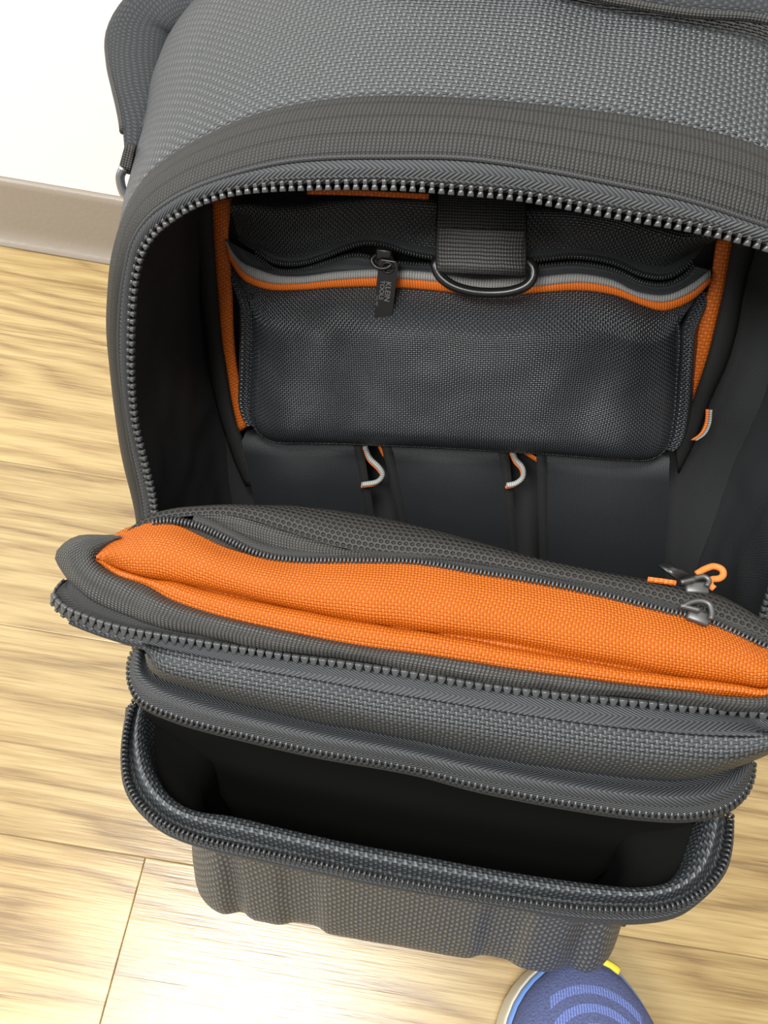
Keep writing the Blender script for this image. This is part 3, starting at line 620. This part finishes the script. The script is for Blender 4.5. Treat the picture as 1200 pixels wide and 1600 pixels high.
# ---- inside of the main compartment
ins = []
for k, (t, y) in enumerate(((0, .003), (.25, .03), (.5, .06), (.75, .092), (.93, .122), (1, .135))):
    row = []
    for p in rim[4:216]:
        x = p.x * (1 + .035 * sin(pi * min(1, t)) + .03 * t); z = p.z + (.018 * t if p.z > 0 else 0)
        if t == 1: x *= .97; z -= .004 * (1 if z > 0 else 0)
        row.append(Vector((x, max(y, p.y + y), z)))
    ins.append(row)
def fold(p, v, u):
    if p.x < .1: return 0
    return .012 * noise.noise(Vector((p.y * 14, p.z * 9 + 3, 1.7))) * sin(pi * v) * 2
loft('interior_lining', ins, M['nylon_lining'], nu=180, nv=26, wr=.003, wf=18, bumps=fold, thick=.001)
xs = [-.2 + .4 * i / 20 for i in range(21)]
xf = [x * .86 for x in xs]
loft('interior_back', [[Vector((x, .134 - .004 * (abs(x) > .17), z)) for x in xs] for z in (.10, .05, 0, -.1, -.2, -.3)], M['nylon_lining'], nu=21, nv=16, wr=.002)
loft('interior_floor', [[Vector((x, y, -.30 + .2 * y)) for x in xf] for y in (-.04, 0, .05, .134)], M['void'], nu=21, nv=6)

def band(name, a, b, mat, parent=None, n=40, thick=.0012, lift=.0015, wr=.0005):
    A, B_ = crs(C_(a), n), crs(C_(b), n)
    return loft(name, [A, [p.lerp(q, .5) + Vector((0, -lift, 0)) for p, q in zip(A, B_)], B_], mat, parent, nu=n, nv=5, thick=thick, wr=wr)
# organiser panel on the back
o_strip = band('side_binding', 'strip_left_a', 'strip_left_b', M['strip'], lift=.003)
o_strip2 = band('side_binding', 'tape_right_b', 'strip_right_b', M['strip'], lift=.003)
band('orange_edge_tape', 'tape_left_a', 'tape_left_b', M['orange_tape'])['label'] = 'orange edge tape down left of inner pocket'
band('orange_edge_tape', 'tape_right_a', 'tape_right_b', M['orange_tape'])['label'] = 'orange edge tape down right of inner pocket'
tp = C_('tape_top')
ribbon('orange_top_tape', tp, .0016, (0, 0, 1), M['orange_tape'])

# zipped pocket: front between trim and piping, gusset, roof
N_ = 60
trim_c = crs(C_('trim_c'), N_); pipe = C_('pipe')
trim_a = crs(C_('trim_a'), N_); trim_b = crs(C_('trim_b'), N_)
pl_ = crs(pipe, 200)
ib = min(range(200), key=lambda i: (pl_[i] - Vector((-.150, .104, -.118))).length)
ie = min(range(200), key=lambda i: (pl_[i] - Vector((.1285, .104, -.097))).length)
side_l, bottom, side_r = pl_[:ib+1], crs(pl_[ib:ie+1], N_), pl_[ie:][::-1]
left = crs([trim_c[2]] + side_l[4:], 24); right = crs([trim_c[-3]] + side_r[4:], 24)
# coons patch with a soft belly
top = crs(trim_c[2:-2], N_)
rows = []
for j in range(24):
    v = j / 23; row = []
    for i in range(N_):
        u = i / (N_ - 1)
        p = top[i] * (1-v) + bottom[i] * v + left[j] * (1-u) + right[j] * u - (top[0] * (1-u) * (1-v) + top[-1] * u * (1-v) + bottom[0] * (1-u) * v + bottom[-1] * u * v)
        e = (min(1, u * 9) * min(1, (1-u) * 9)); e2 = min(1, v * 6) * min(1, (1-v) * 7)
        belly = .012 * sqrt(e) * sqrt(e2) * (.75 + .5 * v)
        x = p.x
        dent = .0045 * math.exp(-((u - .13 - .12 * (1-v)) / .05) ** 2) * (1 - v) + .004 * math.exp(-((u - .36 + .18 * v) / .05) ** 2 ) * v * 1.2 + .003 * math.exp(-((u - .8) / .05) ** 2 - ((v - .55) / .2) ** 2) + .0035 * math.exp(-((u-.62-.2*v)/.05)**2) * (v > .55) * (v-.55) * 2
        row.append(p + Vector((0, -belly + dent * e2, 0)))
    rows.append(row)
pocket = loft('inner_zip_pocket', rows, M['nylon_fine'], nu=N_, wr=.0012, wf=30)
tube('pocket_piping', pl_, .0016, M['nylon_fine'], pocket, n=120, k=8)
# side gussets behind the piping
for sd, nm in ((side_l, -1), (side_r, 1)):
    A = crs([trim_c[2 if nm < 0 else -3] + Vector((0, .004, 0))] + sd[6:], 20)
    loft('pocket_gusset', [A, [p + Vector((nm * .004, .006, 0)) for p in A], [p + Vector((nm * .0085, .003, .001)) for p in A], [p + Vector((nm * .013, .0125, .001)) for p in A]], M['nylon_fine'], pocket, nu=20, nv=10, wr=.001, wf=40)
A = crs(bottom, 40)
loft('pocket_gusset', [A, [p + Vector((0, .008, -.003)) for p in A], [p + Vector((0, .028, -.002)) for p in A]], M['nylon_fine'], pocket, nu=40, nv=6)
# ribbon trim
g = loft('grey_trim', [trim_a, [(a + b) / 2 + Vector((0, -.001, 0)) for a, b in zip(trim_a, trim_b)], trim_b], M['grey_trim'], pocket, nu=N_, nv=5, thick=.0008); g['label'] = 'silver grey half of the ribbon across the pocket'
g = loft('orange_trim', [trim_b, [(a + b) / 2 + Vector((0, -.0012, 0)) for a, b in zip(trim_b, trim_c)], trim_c], M['orange_trim'], pocket, nu=N_, nv=5, thick=.0008); g['label'] = 'orange half of the ribbon across the pocket'
# pocket roof, zipper
zt, cu, cl = crs(C_('ztape_up'), N_), crs(C_('coil_up'), N_), crs(C_('coil_low'), N_)
te = crs(C_('ptop_edge'), N_)
rf = [te, [a.lerp(b, .35) + Vector((0, -.010, .006)) for a, b in zip(te, zt)], [a.lerp(b, .7) + Vector((0, -.006, .003)) for a, b in zip(te, zt)], zt]
loft('pocket_top_panel', rf, M['nylon_fine'], pocket, nu=N_, nv=22, wr=.003, wf=22)
loft('pocket_zipper_tape', [zt, [a.lerp(b, .5) + Vector((0, -.001, 0)) for a, b in zip(zt, cu)], cu], M['tape_fine'], pocket, nu=N_, nv=5)
loft('pocket_zipper_tape', [cl, [a.lerp(b, .5) + Vector((0, -.001, 0)) for a, b in zip(cl, trim_a)], trim_a], M['tape_fine'], pocket, nu=N_, nv=5)
loft('pocket_zipper_gap', [[p + Vector((0, .004, 0)) for p in cu], [p + Vector((0, .006, 0)) for p in cl]], M['void'], pocket, nu=N_)
def coil_strip(name, curve, pitch, sc, parent, outv):
    """fine coil too small to pick apart: one mesh of loops"""
    n = int(length(curve) / pitch); P = even(curve, n)
    V = []; F = []
    src = coil_mesh(sc)
    for i, p in enumerate(P):
        t = (P[min(i+1, n-1)] - P[max(i-1, 0)]).normalized(); out = Vector(outv); out = (out - t * out.dot(t)).normalized()
        mt = Matrix((t, out, t.cross(out))).transposed(); b = len(V)
        V += [L(p + mt @ v.co) for v in src.vertices]; F += [tuple(b + k for k in f.vertices) for f in src.polygons]
    o = mesh_obj(name, V, F, None, M['coil'], parent); o['kind'] = 'stuff'; return o
coil_strip('coil_teeth', cu, .0017, .75, pocket, (0, -.7, -.7))
coil_strip('coil_teeth', cl, .0017, .75, pocket, (0, -.7, .7))

# slider and pull tab with pressed lettering
pa, pb, pc, pd = C_('pull')
yv = (pb - pa).normalized(); xv = (pd - pc).normalized(); xv = (xv - yv * xv.dot(yv)).normalized(); nv_ = xv.cross(yv)
if nv_.y > 0: nv_ = -nv_
sl = C_('slider')[0] + Vector((0, -.0005, .001))
box('zipper_slider', sl, (xv, yv, nv_), (.0095, .0075, .0045), M['blackmetal'], pocket, bev=.3)
tube('slider_bail', [sl + xv * -.004 + nv_ * .001, sl + xv * -.0065 + yv * .003 + nv_ * .003, sl + xv * -.003 + yv * .0065 + nv_ * .0045, sl + xv * .003 + yv * .006 + nv_ * .005, sl + xv * .006 + yv * .003 + nv_ * .004, sl + xv * .0045 + nv_ * .001], .0013, M['blackmetal'], pocket, n=24, k=8)
def tab_mesh(name, hw0, hw1, ln, th, hole_y, hole_r, mat, parent, origin, xa, ya, na):
    """flat pull tab with a round eye, built as an outline ring with a hole"""
    n = 32; out = []; inn = []
    for i in range(n):
        a = 2 * pi * i / n
        inn.append((hole_r * cos(a), hole_y + hole_r * .85 * sin(a)))
    def rr(a):                                   # outline: straight-sided, rounded
        c, s = cos(a), sin(a)
        return c, s
    for i in range(n):
        c, s = cos(2 * pi * i / n), sin(2 * pi * i / n)
        # cast a ray from the hole centre to the outline
        best = 1e9
        for (px, py, qx, qy) in ((-hw0, 0, -hw1, ln), (-hw1, ln, hw1, ln), (hw1, ln, hw0, 0), (hw0, 0, -hw0, 0)):
            dx, dy = qx - px, qy - py; den = c * dy - s * dx
            if abs(den) < 1e-12: continue
            t = ((px) * dy - (py - hole_y) * dx) / den; u = ((px) * s - (py - hole_y) * c) / den
            if t > 0 and -1e-6 <= u <= 1 + 1e-6: best = min(best, t)
        out.append((c * best, hole_y + s * best))
    # add true corners
    for cx, cy in ((-hw1, ln), (hw1, ln), (hw0, 0), (-hw0, 0)):
        k = min(range(n), key=lambda i: (out[i][0] - cx) ** 2 + (out[i][1] - cy) ** 2); out[k] = (cx * .93, cy * (.985 if cy else 1) + (0.0006 if not cy else 0))
    V = []; F = []
    for z in (0, th):
        for P in (out, inn):
            V += [L(origin + xa * x + ya * y + na * z) for x, y in P]
    for i in range(n):
        j = (i + 1) % n
        F += [(2*n+i, 2*n+j, 3*n+j, 3*n+i), (i, n+i, n+j, j), (i, j, 2*n+j, 2*n+i), (n+i, 3*n+i, 3*n+j, n+j)]
    o = mesh_obj(name, V, F, None, mat, parent, smooth=False)
    b = o.modifiers.new('soft edges', 'BEVEL'); b.width = .0004; b.segments = 2
    return o
ln = (pb - pa).length
tab_mesh('pull_tab', .0059, .0056, ln, .0016, .0042, .0030, M['blackmetal'], pocket, pa - nv_ * .0 + nv_ * .001, xv, yv, nv_)
tube('tab_eye', [pa + nv_ * .0028 + xv * .0035 * cos(a) + yv * (.0042 + .003 * sin(a)) for a in [2*pi*i/16 for i in range(17)]], .0007, M['blackmetal'], pocket, n=32, k=6)
DG = None
def lettering(txt, size, off_x, off_y, name='lettering', ex=.00012):
    cu_ = bpy.data.curves.new(name, 'FONT'); cu_.body = txt; cu_.size = size; cu_.extrude = ex
    o = bpy.data.objects.new(name, cu_); COL.objects.link(o)
    bpy.context.view_layer.update()
    me = bpy.data.meshes.new_from_object(o.evaluated_get(bpy.context.evaluated_depsgraph_get()))
    bpy.data.objects.remove(o, do_unlink=True)
    me.materials.clear(); me.materials.append(M['letter'])
    w = bpy.data.objects.new(name, me); COL.objects.link(w); w.parent = pocket
    org = pa + nv_ * .00268 + xv * off_x + yv * off_y      # text runs down the tab
    w.matrix_local = Matrix.Translation(L(org)) @ Matrix((yv, xv, nv_)).transposed().to_4x4()
lettering('KLEIN', .0046, -.0002, .0122)
lettering('TOOLS', .0037, -.0035, .0120)
lettering('Since 1857', .0015, -.0051, .0215)

# webbing loop with D-ring
sp = C_('strap'); sw = C_('strapw')
wd = (sw[1] - sw[0]); hw = wd.length / 2; wd.normalize()
mid_ = (sw[0] + sw[1]) / 2
loop_ = ribbon('webbing_loop', sp, hw, wd, M['strapweb'], n=30, thick=.002)
tube('loop_edge', [p + wd * -hw for p in sp], .0011, M['strip'], loop_, n=24, k=6)
tube('loop_edge', [p + wd * hw for p in sp], .0011, M['strip'], loop_, n=24, k=6)
ribbon('loop_fold', [sp[2] + Vector((0, -.0022, .006)), sp[2] + Vector((0, -.0024, .0)), sp[3] + Vector((0, -.0026, 0)), sp[4] + Vector((0, -.003, .004)), sp[4] + Vector((0, .001, -.001))], hw * .96, wd, M['strapweb'], loop_, n=20, thick=.0014)
tube('d_ring', C_('dring') + [C_('dring')[0]], .0029, M['blackmetal'], loop_, n=60, k=10)

# slip pockets under the big pocket
for i in range(3):
    a, b, c, d = C_('slip%d' % i)
    rows = []
    for j in range(10):
        v = j / 9 * 1.5
        l_, r_ = a.lerp(d, v), b.lerp(c, v)
        rows.append([l_.lerp(r_, u / 15) + Vector((0, -.006 * sin(pi * u / 15) * min(1, v * 3) + .004 * v, 0)) for u in range(16)])
    rows.insert(0, [p + Vector((0, .012, .004)) for p in rows[0]])
    sp_ = loft('slip_pocket', rows, M['slip'], nu=16, wr=.0016, wf=24)
    sp_['label'] = ('left', 'middle', 'right')[i] + ' slip pocket under the zipped inner pocket'
    for e in ((0,) if i == 2 else ((15,) if i == 0 else (0, 15))):
        loft('pocket_binding', [[r[e] + Vector((-.0035, -.001, 0)) for r in rows], [r[e] + Vector((0, -.0025, 0)) for r in rows], [r[e] + Vector((.0035, -.001, 0)) for r in rows]], M['strip'], sp_, nu=16, nv=5)
for k, nm in (('loop0', 'left'), ('loop1', 'right')):
    P = crs(C_(k), 20)
    lp = tube('elastic_loop', P, .0023, M['grey_trim'], n=24, k=8, flat=.8)
    tube('loop_lining', [p + Vector((-.0006, .0002, -.0020)) for p in P], .0015, M['orange_trim'], lp, n=24, k=8, flat=.8)
lp = ribbon('elastic_loop', C_('loop2'), .0022, (.6, -.6, .3), M['grey_trim'], n=16, thick=.0007)
ribbon('loop_lining', [p + Vector((-.0015, -.0012, .0006)) for p in C_('loop2')], .001, (.6, -.6, .3), M['orange_trim'], lp, n=16, thick=.0005)
for k in ('bit0', 'bit1'):
    b_ = ribbon('ribbon_end', C_(k), .0016, (.3, 0, 1), M['orange_trim'], n=6, thick=.0006)

# ---- front door, folded forward: inner face
UPN = Vector((0, -.5, .86)).normalized()
rows = [crs(C_('or%d' % i), 90) for i in range(8)]
rows.insert(0, [p - UPN * .004 + Vector((0, -.0022, -.0008)) for p in rows[0]])
orange = loft('orange_pocket', rows, M['orange'], nu=90, nv=40, wr=.0012, wf=26, thick=.001); orange['label'] = 'bright orange pocket gusset across the door'
m0, m1, m2 = [crs(C_('me%d' % i), 90) for i in range(3)]
dn1 = [p + Vector((0, .012, -.014)) for p in m2]
dn2 = [Vector((p.x * .99, p.y + .020, p.z - .06)) for p in m2]
dn3 = [Vector((p.x * .96, p.y + .012, p.z - .22)) for p in m2]
mesh_p = loft('mesh_pocket', [m0, m1, m2, dn1, dn2, dn3], M['mesh'], nu=90, nv=40, wr=.0012, wf=26)
g0, g1 = crs(C_('gr0'), 60), crs(C_('gr1'), 60)
dc = crs(C_('dcoil'), 90)
oz = loft('pocket_zipper_tape', [crs(C_('or7'), 60)[4:], [p + UPN * .0006 for p in g0][4:], [a.lerp(b, .5) + UPN * .0028 for a, b in zip(g0, g1)][4:], g1[4:]], M['grosgrain'], mesh_p, nu=56, nv=8)
tw = loft('zipper_tape_edge', [[p + UPN * .0005 for p in dc[6:]], [p + UPN * .0012 + Vector((0, .0022, .0012)) for p in dc[6:]], [p + UPN * .0004 + Vector((0, .0045, .0025)) for p in dc[6:]]], M['tape_dark'], mesh_p, nu=60, nv=5)
coil_strip('coil_teeth', dc, .0019, .85, orange, (0, .5, .8))

bi, bm_, bo = crs(C_('bind_i'), 110), crs(C_('bind_m'), 110), crs(C_('bind_o'), 110)
bt = [bi, [a.lerp(b, .5) + UPN * .0025 for a, b in zip(bi, bm_)], bm_, [a.lerp(b, .5) + UPN * .002 for a, b in zip(bm_, bo)], bo, [p - UPN * .004 + Vector((0, .003, 0)) for p in bo]]
door_b = loft('door_binding', bt, M['binding'], nu=110, nv=22, wr=.0016, wf=45)
td = crs(C_('teeth_door'), 130)
dt = crs(C_('dtape_low'), 130)
door = loft('front_door', [crs(C_('door_top'), 130), crs([p for p in C_('panel_mid')], 130), crs(C_('panel_q'), 130), crs(C_('panel_low'), 130), [Vector((p.x * .92, -.096, p.z - .02)) for p in crs(C_('panel_low'), 130)], [Vector((p.x * .78, -.078, -.295)) for p in crs(C_('panel_low'), 130)]], M['nylon_door'], nu=130, nv=34, thick=.001, wr=.0012, wf=28)
door['label'] = 'folded-down front door with woven nylon face'
door_tape = loft('door_zipper_tape', [td, [a.lerp(b, .5) + Vector((0, -.001, 0)) for a, b in zip(td, dt)], dt], M['tape'], nu=130, nv=8, thick=.001)
bo2 = crs(C_('bind_o2'), 110)
loft('door_inner_tape', [[p + Vector((.008 * max(0, min(1, (-p.x - .12) / .03)) - .008 * max(0, min(1, (p.x - .12) / .03)), .005, .003)) - UPN * .004 for p in bo2], [p - UPN * .003 for p in bo2], [a.lerp(b, .5) - UPN * .004 for a, b in zip(bo2, crs(C_('teeth_door'), 110))], [p - UPN * .001 for p in crs(C_('teeth_door'), 110)]], M['tape_dark'], nu=110, nv=6)
teeth(td[4:], .0042, VISD, door_tape, lambda t, p: Vector((0, .12, 1)))
tube('tape_cord', [p + Vector((0, -.002, -.0038)) for p in td[8:122]], .001, M['tape'], door_tape, n=120, k=6)
# ends of the door, closing it towards the hinge
for e, sg in ((0, -1), (-1, 1)):
    A = [bo[e] - UPN * .004, Vector((sg * .150, -.09, -.11)), Vector((sg * .142, -.108, -.13)), Vector((sg * .132, -.11, -.16))]
    B_ = [Vector((sg * .150, -.02, -.12)), Vector((sg * .140, -.05, -.16)), Vector((sg * .130, -.07, -.20)), Vector((sg * .12, -.075, -.26))]
    loft('door_side', [A, [a.lerp(b, .5) for a, b in zip(A, B_)], B_], M['nylon_front'], nu=12, nv=6)

# zipper sliders on the door pockets
def slider(base, bail, pin, nm):
    b = C_(base); ba = C_(bail); pi_ = C_(pin)
    x = (b[1] - b[0]); w = x.length; x.normalize(); y = UPN.cross(x)
    s = box('zipper_slider', (b[0] + b[1]) / 2, (x, y, UPN), (w, .006, .0038), M['greymetal'], mesh_p, bev=.25)
    tube('slider_bail', ba, .0013, M['greymetal'], mesh_p, n=24, k=8)
    tube('slider_pin', pi_, .0012, M['greymetal'], mesh_p, n=8, k=8)
slider('base1', 'bail1', 'pin1', 'near')
slider('base2', 'bail2', 'pin2', 'far')
tube('cord_pull', C_('cord'), .0016, plain('orange_cord', (.62, .17, .035), .6, .3, nb=.0002, ns=900), mesh_p, n=50, k=8)['label'] = 'orange cord loop on the far slider'
ribbon('orange_piping', C_('cordtail'), .0012, (0, .4, .8), M['orange_tape'], mesh_p, n=10)
t4 = C_('tab2')
a_, b_, c_, d_ = t4
loft('pull_tab', [[a_, b_], [d_, c_]], M['blackmetal'], mesh_p, nu=4, thick=.0014)
# dark opening beside the near slider
# ---- moulded pocket: lid
tl_ = C_('teeth_lid'); li = C_('lid_in'); lm = C_('lid_mid')
TL, LI, LM = crs(tl_, 120), crs(li, 120), crs(lm, 120)
lid = loft('pocket_lid', [[p + Vector((0, .012, .003)) for p in LI], LI, [a.lerp(b, .5) + Vector((0, -.0008, .0012)) for a, b in zip(LI, LM)], [p + Vector((0, -.001, .002)) for p in LM], [a.lerp(b, .6) + Vector((0, -.0006, .001)) for a, b in zip(LM, TL)], TL], M['tape'], nu=120, nv=20, thick=.0016)
lid['label'] = 'lid of the moulded pocket lifted open'
teeth(TL, .0029, COI, lid, lambda t, p: t.cross(Vector((0, -.24, .97))) + Vector((0, 0, -.5)))
tube('lid_edge_cord', [p + Vector((0, -.0006, -.0026)) for p in TL], .0013, M['tape_dark'], lid, n=120, k=6)
# underside of the lid
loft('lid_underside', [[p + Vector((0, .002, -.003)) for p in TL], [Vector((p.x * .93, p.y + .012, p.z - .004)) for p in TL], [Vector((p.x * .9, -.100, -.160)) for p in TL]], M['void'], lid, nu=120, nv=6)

# ---- moulded pocket: tray
TW, RI, RM, RG, FLG = [crs(C_(k), 130) for k in ('teeth_low', 'rim_in', 'rim_mid', 'rim_gap', 'flange')]
tray_tape = loft('pocket_zipper_tape', [[p + Vector((0, 0, -.0008)) for p in TW], [a.lerp(b, .35) + Vector((0, -.0015, 0)) for a, b in zip(TW, FLG)], [a.lerp(b, .75) + Vector((0, -.0014, 0)) for a, b in zip(TW, FLG)], FLG, [Vector((p.x * .93, p.y + .007, p.z - .004)) for p in FLG]], M['tape'], nu=130, nv=14)
teeth(TW, .0027, coil_mesh(.88), tray_tape, lambda t, p: Vector((0, -.1, 1)))
tube('tape_cord', [a.lerp(b, .42) + Vector((0, -.0016, .0)) for a, b in zip(TW, FLG)], .0010, M['tape'], tray_tape, n=130, k=6)
loft('pocket_rim', [[Vector((p.x * .985, p.y + .002, p.z - .012)) for p in RI], RI, [a.lerp(b, .45) + Vector((0, 0, .0022)) for a, b in zip(RI, RM)], [p + Vector((0, 0, .0018)) for p in RM], [a.lerp(b, .5) for a, b in zip(RM, RG)], [p + Vector((0, 0, -.001)) for p in RG], [p + Vector((0, 0, -.0018)) for p in TW]], M['nylon_front'], nu=130, nv=26)['label'] = 'padded inner rim of the open pocket'

# tray wall: U-shaped loop from back left to back right, grooves pressed into it
def u_loop(w, yf, yb, r, n=170):
    P = [Vector((-w, yb, 0))]
    P += [Vector((-w + r - r * cos(a), yf + r - r * sin(a), 0)) for a in [pi / 2 * i / 8 for i in range(9)]]
    P += [Vector((w - r + r * sin(a), yf + r - r * cos(a), 0)) for a in [pi / 2 * i / 8 for i in range(9)]]
    P += [Vector((w, yb, 0))]
    return even(P, n)
def lvl(x, z): return z + .075 * x * max(0, min(1, (-.222 - z) / .09))
def wall_rows(ins=0.0, zt=-.2215, groove=True):
    R = []
    for z, w, yf, r in ((zt, .1405, -.1500, .045), (-.226, .1345, -.1490, .045), (-.236, .1275, -.1475, .042), (-.255, .1265, -.1465, .036), (-.280, .1268, -.1460, .031), (-.302, .1262, -.1435, .027), (-.315, .123, -.136, .025), (-.321, .114, -.119, .024), (-.322, .09, -.09, .02)):
        lp = u_loop(w - ins, yf + ins, -.06, r)
        row = []
        for p in lp:
            x = p.x; d = 0
            if groove:
                dep = min(1, max(0, (-.222 - z) / .02))
                for gx, gw, gd in ((-.092, .005, .0045), (.101, .007, .006)): d += gd * math.exp(-((x - gx) / gw) ** 2)
                for gx in (-.052, .060):
                    d += .0036 / (1 + math.exp((abs(x - gx) - .011) / .0015))
                if p.y > -.11: d = 0
                d *= dep
            row.append(Vector((x * (1 if groove else 1), p.y + d, lvl(x, z))))
        R.append(row)
    return R
tray = loft('moulded_pocket', wall_rows(), M['nylon_front'], nu=170, nv=36, wr=.0004, wf=30)
tray['label'] = 'stiff moulded pocket tray at the bottom front'
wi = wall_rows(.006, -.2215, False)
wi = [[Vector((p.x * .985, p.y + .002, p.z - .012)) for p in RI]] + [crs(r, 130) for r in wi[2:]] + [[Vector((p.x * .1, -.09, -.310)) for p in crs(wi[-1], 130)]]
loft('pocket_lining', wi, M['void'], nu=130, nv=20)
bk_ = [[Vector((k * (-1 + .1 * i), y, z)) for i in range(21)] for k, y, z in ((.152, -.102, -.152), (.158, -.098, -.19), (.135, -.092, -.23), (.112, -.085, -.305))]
loft('pocket_back_shade', bk_, M['void'], nu=21, nv=8)  # black sheet before the door face, painted shade of the pocket's depth

# ---- carrying strap over the top and its steel ring
H_ = C_('handle'); HW = [w * 1e-4 for w in DATA['handle_w']]
Q = crs(H_, 90)
# widths at resampled points
wq = []
for q in Q:
    k = min(range(len(H_)), key=lambda i: (H_[i] - q).length)
    k2 = min(len(H_) - 1, k + 1) if k == 0 or (k < len(H_) - 1 and (H_[k+1] - q).length < (H_[k-1] - q).length) else k - 1
    a, b = (H_[k] - q).length, (H_[k2] - q).length
    wq.append((HW[k] * b + HW[k2] * a) / (a + b + 1e-9))
fr2 = []
for i in range(len(Q)):
    t = (Q[min(i+1, 89)] - Q[max(i-1, 0)]).normalized()
    view = Vector((.0, -.62, .78))
    n1 = t.cross(view).normalized(); fr2.append((t, n1, t.cross(n1)))
V, F, UV = tube_geo(Q, wq, 20, True, .34, fr2)
strap = mesh_obj('carry_strap', [L(v) for v in V], F, UV, M['padded'], BAG)
strap['label'] = 'padded carry strap arching over the top of the bag'
for sg in (-1, 1):
    tube('strap_edge', [q + f[1] * w * sg * .97 for q, w, f in zip(Q, wq, fr2)][4:84], .0021, M['grosgrain'], strap, n=90, k=8)
tq = C_('tab')
tabo = loft('ring_tab', [[tq[0], tq[3]], [tq[0].lerp(tq[1], .5), tq[3].lerp(tq[2], .5)], [tq[1], tq[2]]], M['grosgrain'], nu=6, nv=6, thick=.003)
tube('steel_ring', C_('ring'), .0026, M['steel'], tabo, n=24, k=8)

# ---------------------------------------------------------------- the shoe toe at the bottom of the frame
SH = bpy.data.objects.new('shoe', None); COL.objects.link(SH); SH.empty_display_size = .05
SH.location = (.177, .020, 0); SH.rotation_euler = (0, 0, math.radians(-3))
SH['label'] = 'blue knit running shoe on the floor below the open pocket'; SH['category'] = 'shoe'
prof_w = [(0, .0), (.002, .012), (.006, .021), (.014, .031), (.025, .041), (.04, .049), (.065, .0535), (.10, .053), (.15, .045), (.20, .039), (.25, .037), (.275, .030), (.288, .016), (.292, 0)]
def sw_(s):
    for (a, b), (c, d) in zip(prof_w, prof_w[1:]):
        if s <= c: return b + (d - b) * (s - a) / (c - a)
    return 0
def outline(k, n=72, ds=0):
    P = [Vector((-w, -s, 0)) for s, w in prof_w] + [Vector((w, -s, 0)) for s, w in prof_w[-2::-1]]
    P = crs(P[len(prof_w)-1:] + P[1:len(prof_w)], n)
    c = Vector((0, -.13, 0))
    return [Vector((p.x * k, -.13 + (p.y + .13) * (k + (1 - k) * .55) + ds, 0)) for p in P]
def shoe_part(name, levels, mat, closed_top=False):
    V = []; F = []; n = 72
    for k, z in levels:
        for p in outline(k, n):
            zz = z(p) if callable(z) else z
            V.append((p.x, p.y, zz))
    for j in range(len(levels) - 1):
        for i in range(n): F.append((j*n+i, j*n+(i+1) % n, (j+1)*n+(i+1) % n, (j+1)*n+i))
    if closed_top: F.append(tuple((len(levels)-1)*n+i for i in range(n)))
    F.append(tuple(range(n))[::-1])
    return mesh_obj(name, V, F, None, mat, SH)
toe = lambda p: max(0, (p.y + .03) / .03) if p.y > -.03 else 0
shoe_part('outsole', [(.95, .001), (.985, .0015), (1.0, .006), (1.0, .020), (1.004, .028), (.995, .031), (.96, .0315)], plain('cream_foam', (.62, .57, .44), .6, .3), True)
shoe_part('midsole', [(.985, .0310), (.985, .0350), (.965, .0375), (.93, .038)], plain('pale_blue_foam', (.13, .24, .52), .5, .4), True)
knit = NT('blue_engineered_knit')
tc = knit.n('ShaderNodeTexCoord').outputs['Object']; sp2 = knit.n('ShaderNodeSeparateXYZ'); knit.t.links.new(tc, sp2.inputs[0])
kx, ky = sp2.outputs[0], knit.m_('ADD', sp2.outputs[1], .062)
rad = knit.m_('SQRT', knit.m_('ADD', knit.m_('MULTIPLY', kx, kx), knit.m_('MULTIPLY', knit.m_('MULTIPLY', ky, ky), 1.0)))
arc = knit.m_('GREATER_THAN', knit.m_('SINE', knit.m_('MULTIPLY', rad, 2*pi / .0098)), .1)
dash = knit.m_('GREATER_THAN', knit.m_('SINE', knit.m_('MULTIPLY', kx, 2*pi / .0017)), -.55)
ins_ = knit.m_('LESS_THAN', knit.m_('ABSOLUTE', kx), .029)
inr = knit.m_('LESS_THAN', rad, .046)
pat = knit.m_('MULTIPLY', knit.m_('MULTIPLY', arc, dash), knit.m_('MULTIPLY', ins_, inr))
nz = knit.noise(700, None, 2)
basec = knit.mix(nz, (.05, .06, .135), (.125, .15, .29))
knit.bump(knit.m_('ADD', knit.m_('MULTIPLY', pat, .6), nz), .0006)
knit.fin(knit.mix(pat, basec, (.16, .215, .52)), .75, .25)
hgt = lambda a: (lambda p: .037 + (a - .037) * min(1, .35 + max(0, -p.y) / .10) if a > .037 else a)
shoe_part('knit_upper', [(.95, .0375), (.945, hgt(.045)), (.92, hgt(.054)), (.86, hgt(.062)), (.74, hgt(.069)), (.55, hgt(.074)), (.3, hgt(.078)), (.05, hgt(.079))], knit.m, True)
cV, cF, cU = tube_geo(crs([Vector((.030 * cos(a), -.205 + .062 * sin(a), .079 + .006 * sin(a) * -1)) for a in [2*pi*i/24 for i in range(25)]], 49), .0055, 8, False)
mesh_obj('collar', cV, cF, cU, knit.m, SH)
mesh_obj('shoe_opening', [(.029 * cos(2*pi*i/24), -.205 + .061 * sin(2*pi*i/24), .0795) for i in range(24)], [tuple(range(24))], None, M['void'], SH)  # flat black disc stands in for the dark inside of the shoe
bmp = [Vector((.0495 * sin(a) * .62, -.0035 - .021 * (1 - cos(a)) , .0385)) for a in [-.68 + 1.36 * i / 20 for i in range(21)]]
V, F, UV = tube_geo(crs(bmp, 24), .0042, 8, True, .7)
mesh_obj('toe_bumper', V, F, UV, plain('yellow_rubber', (.72, .62, .05), .5, .4), SH)['label'] = 'yellow toe bumper'
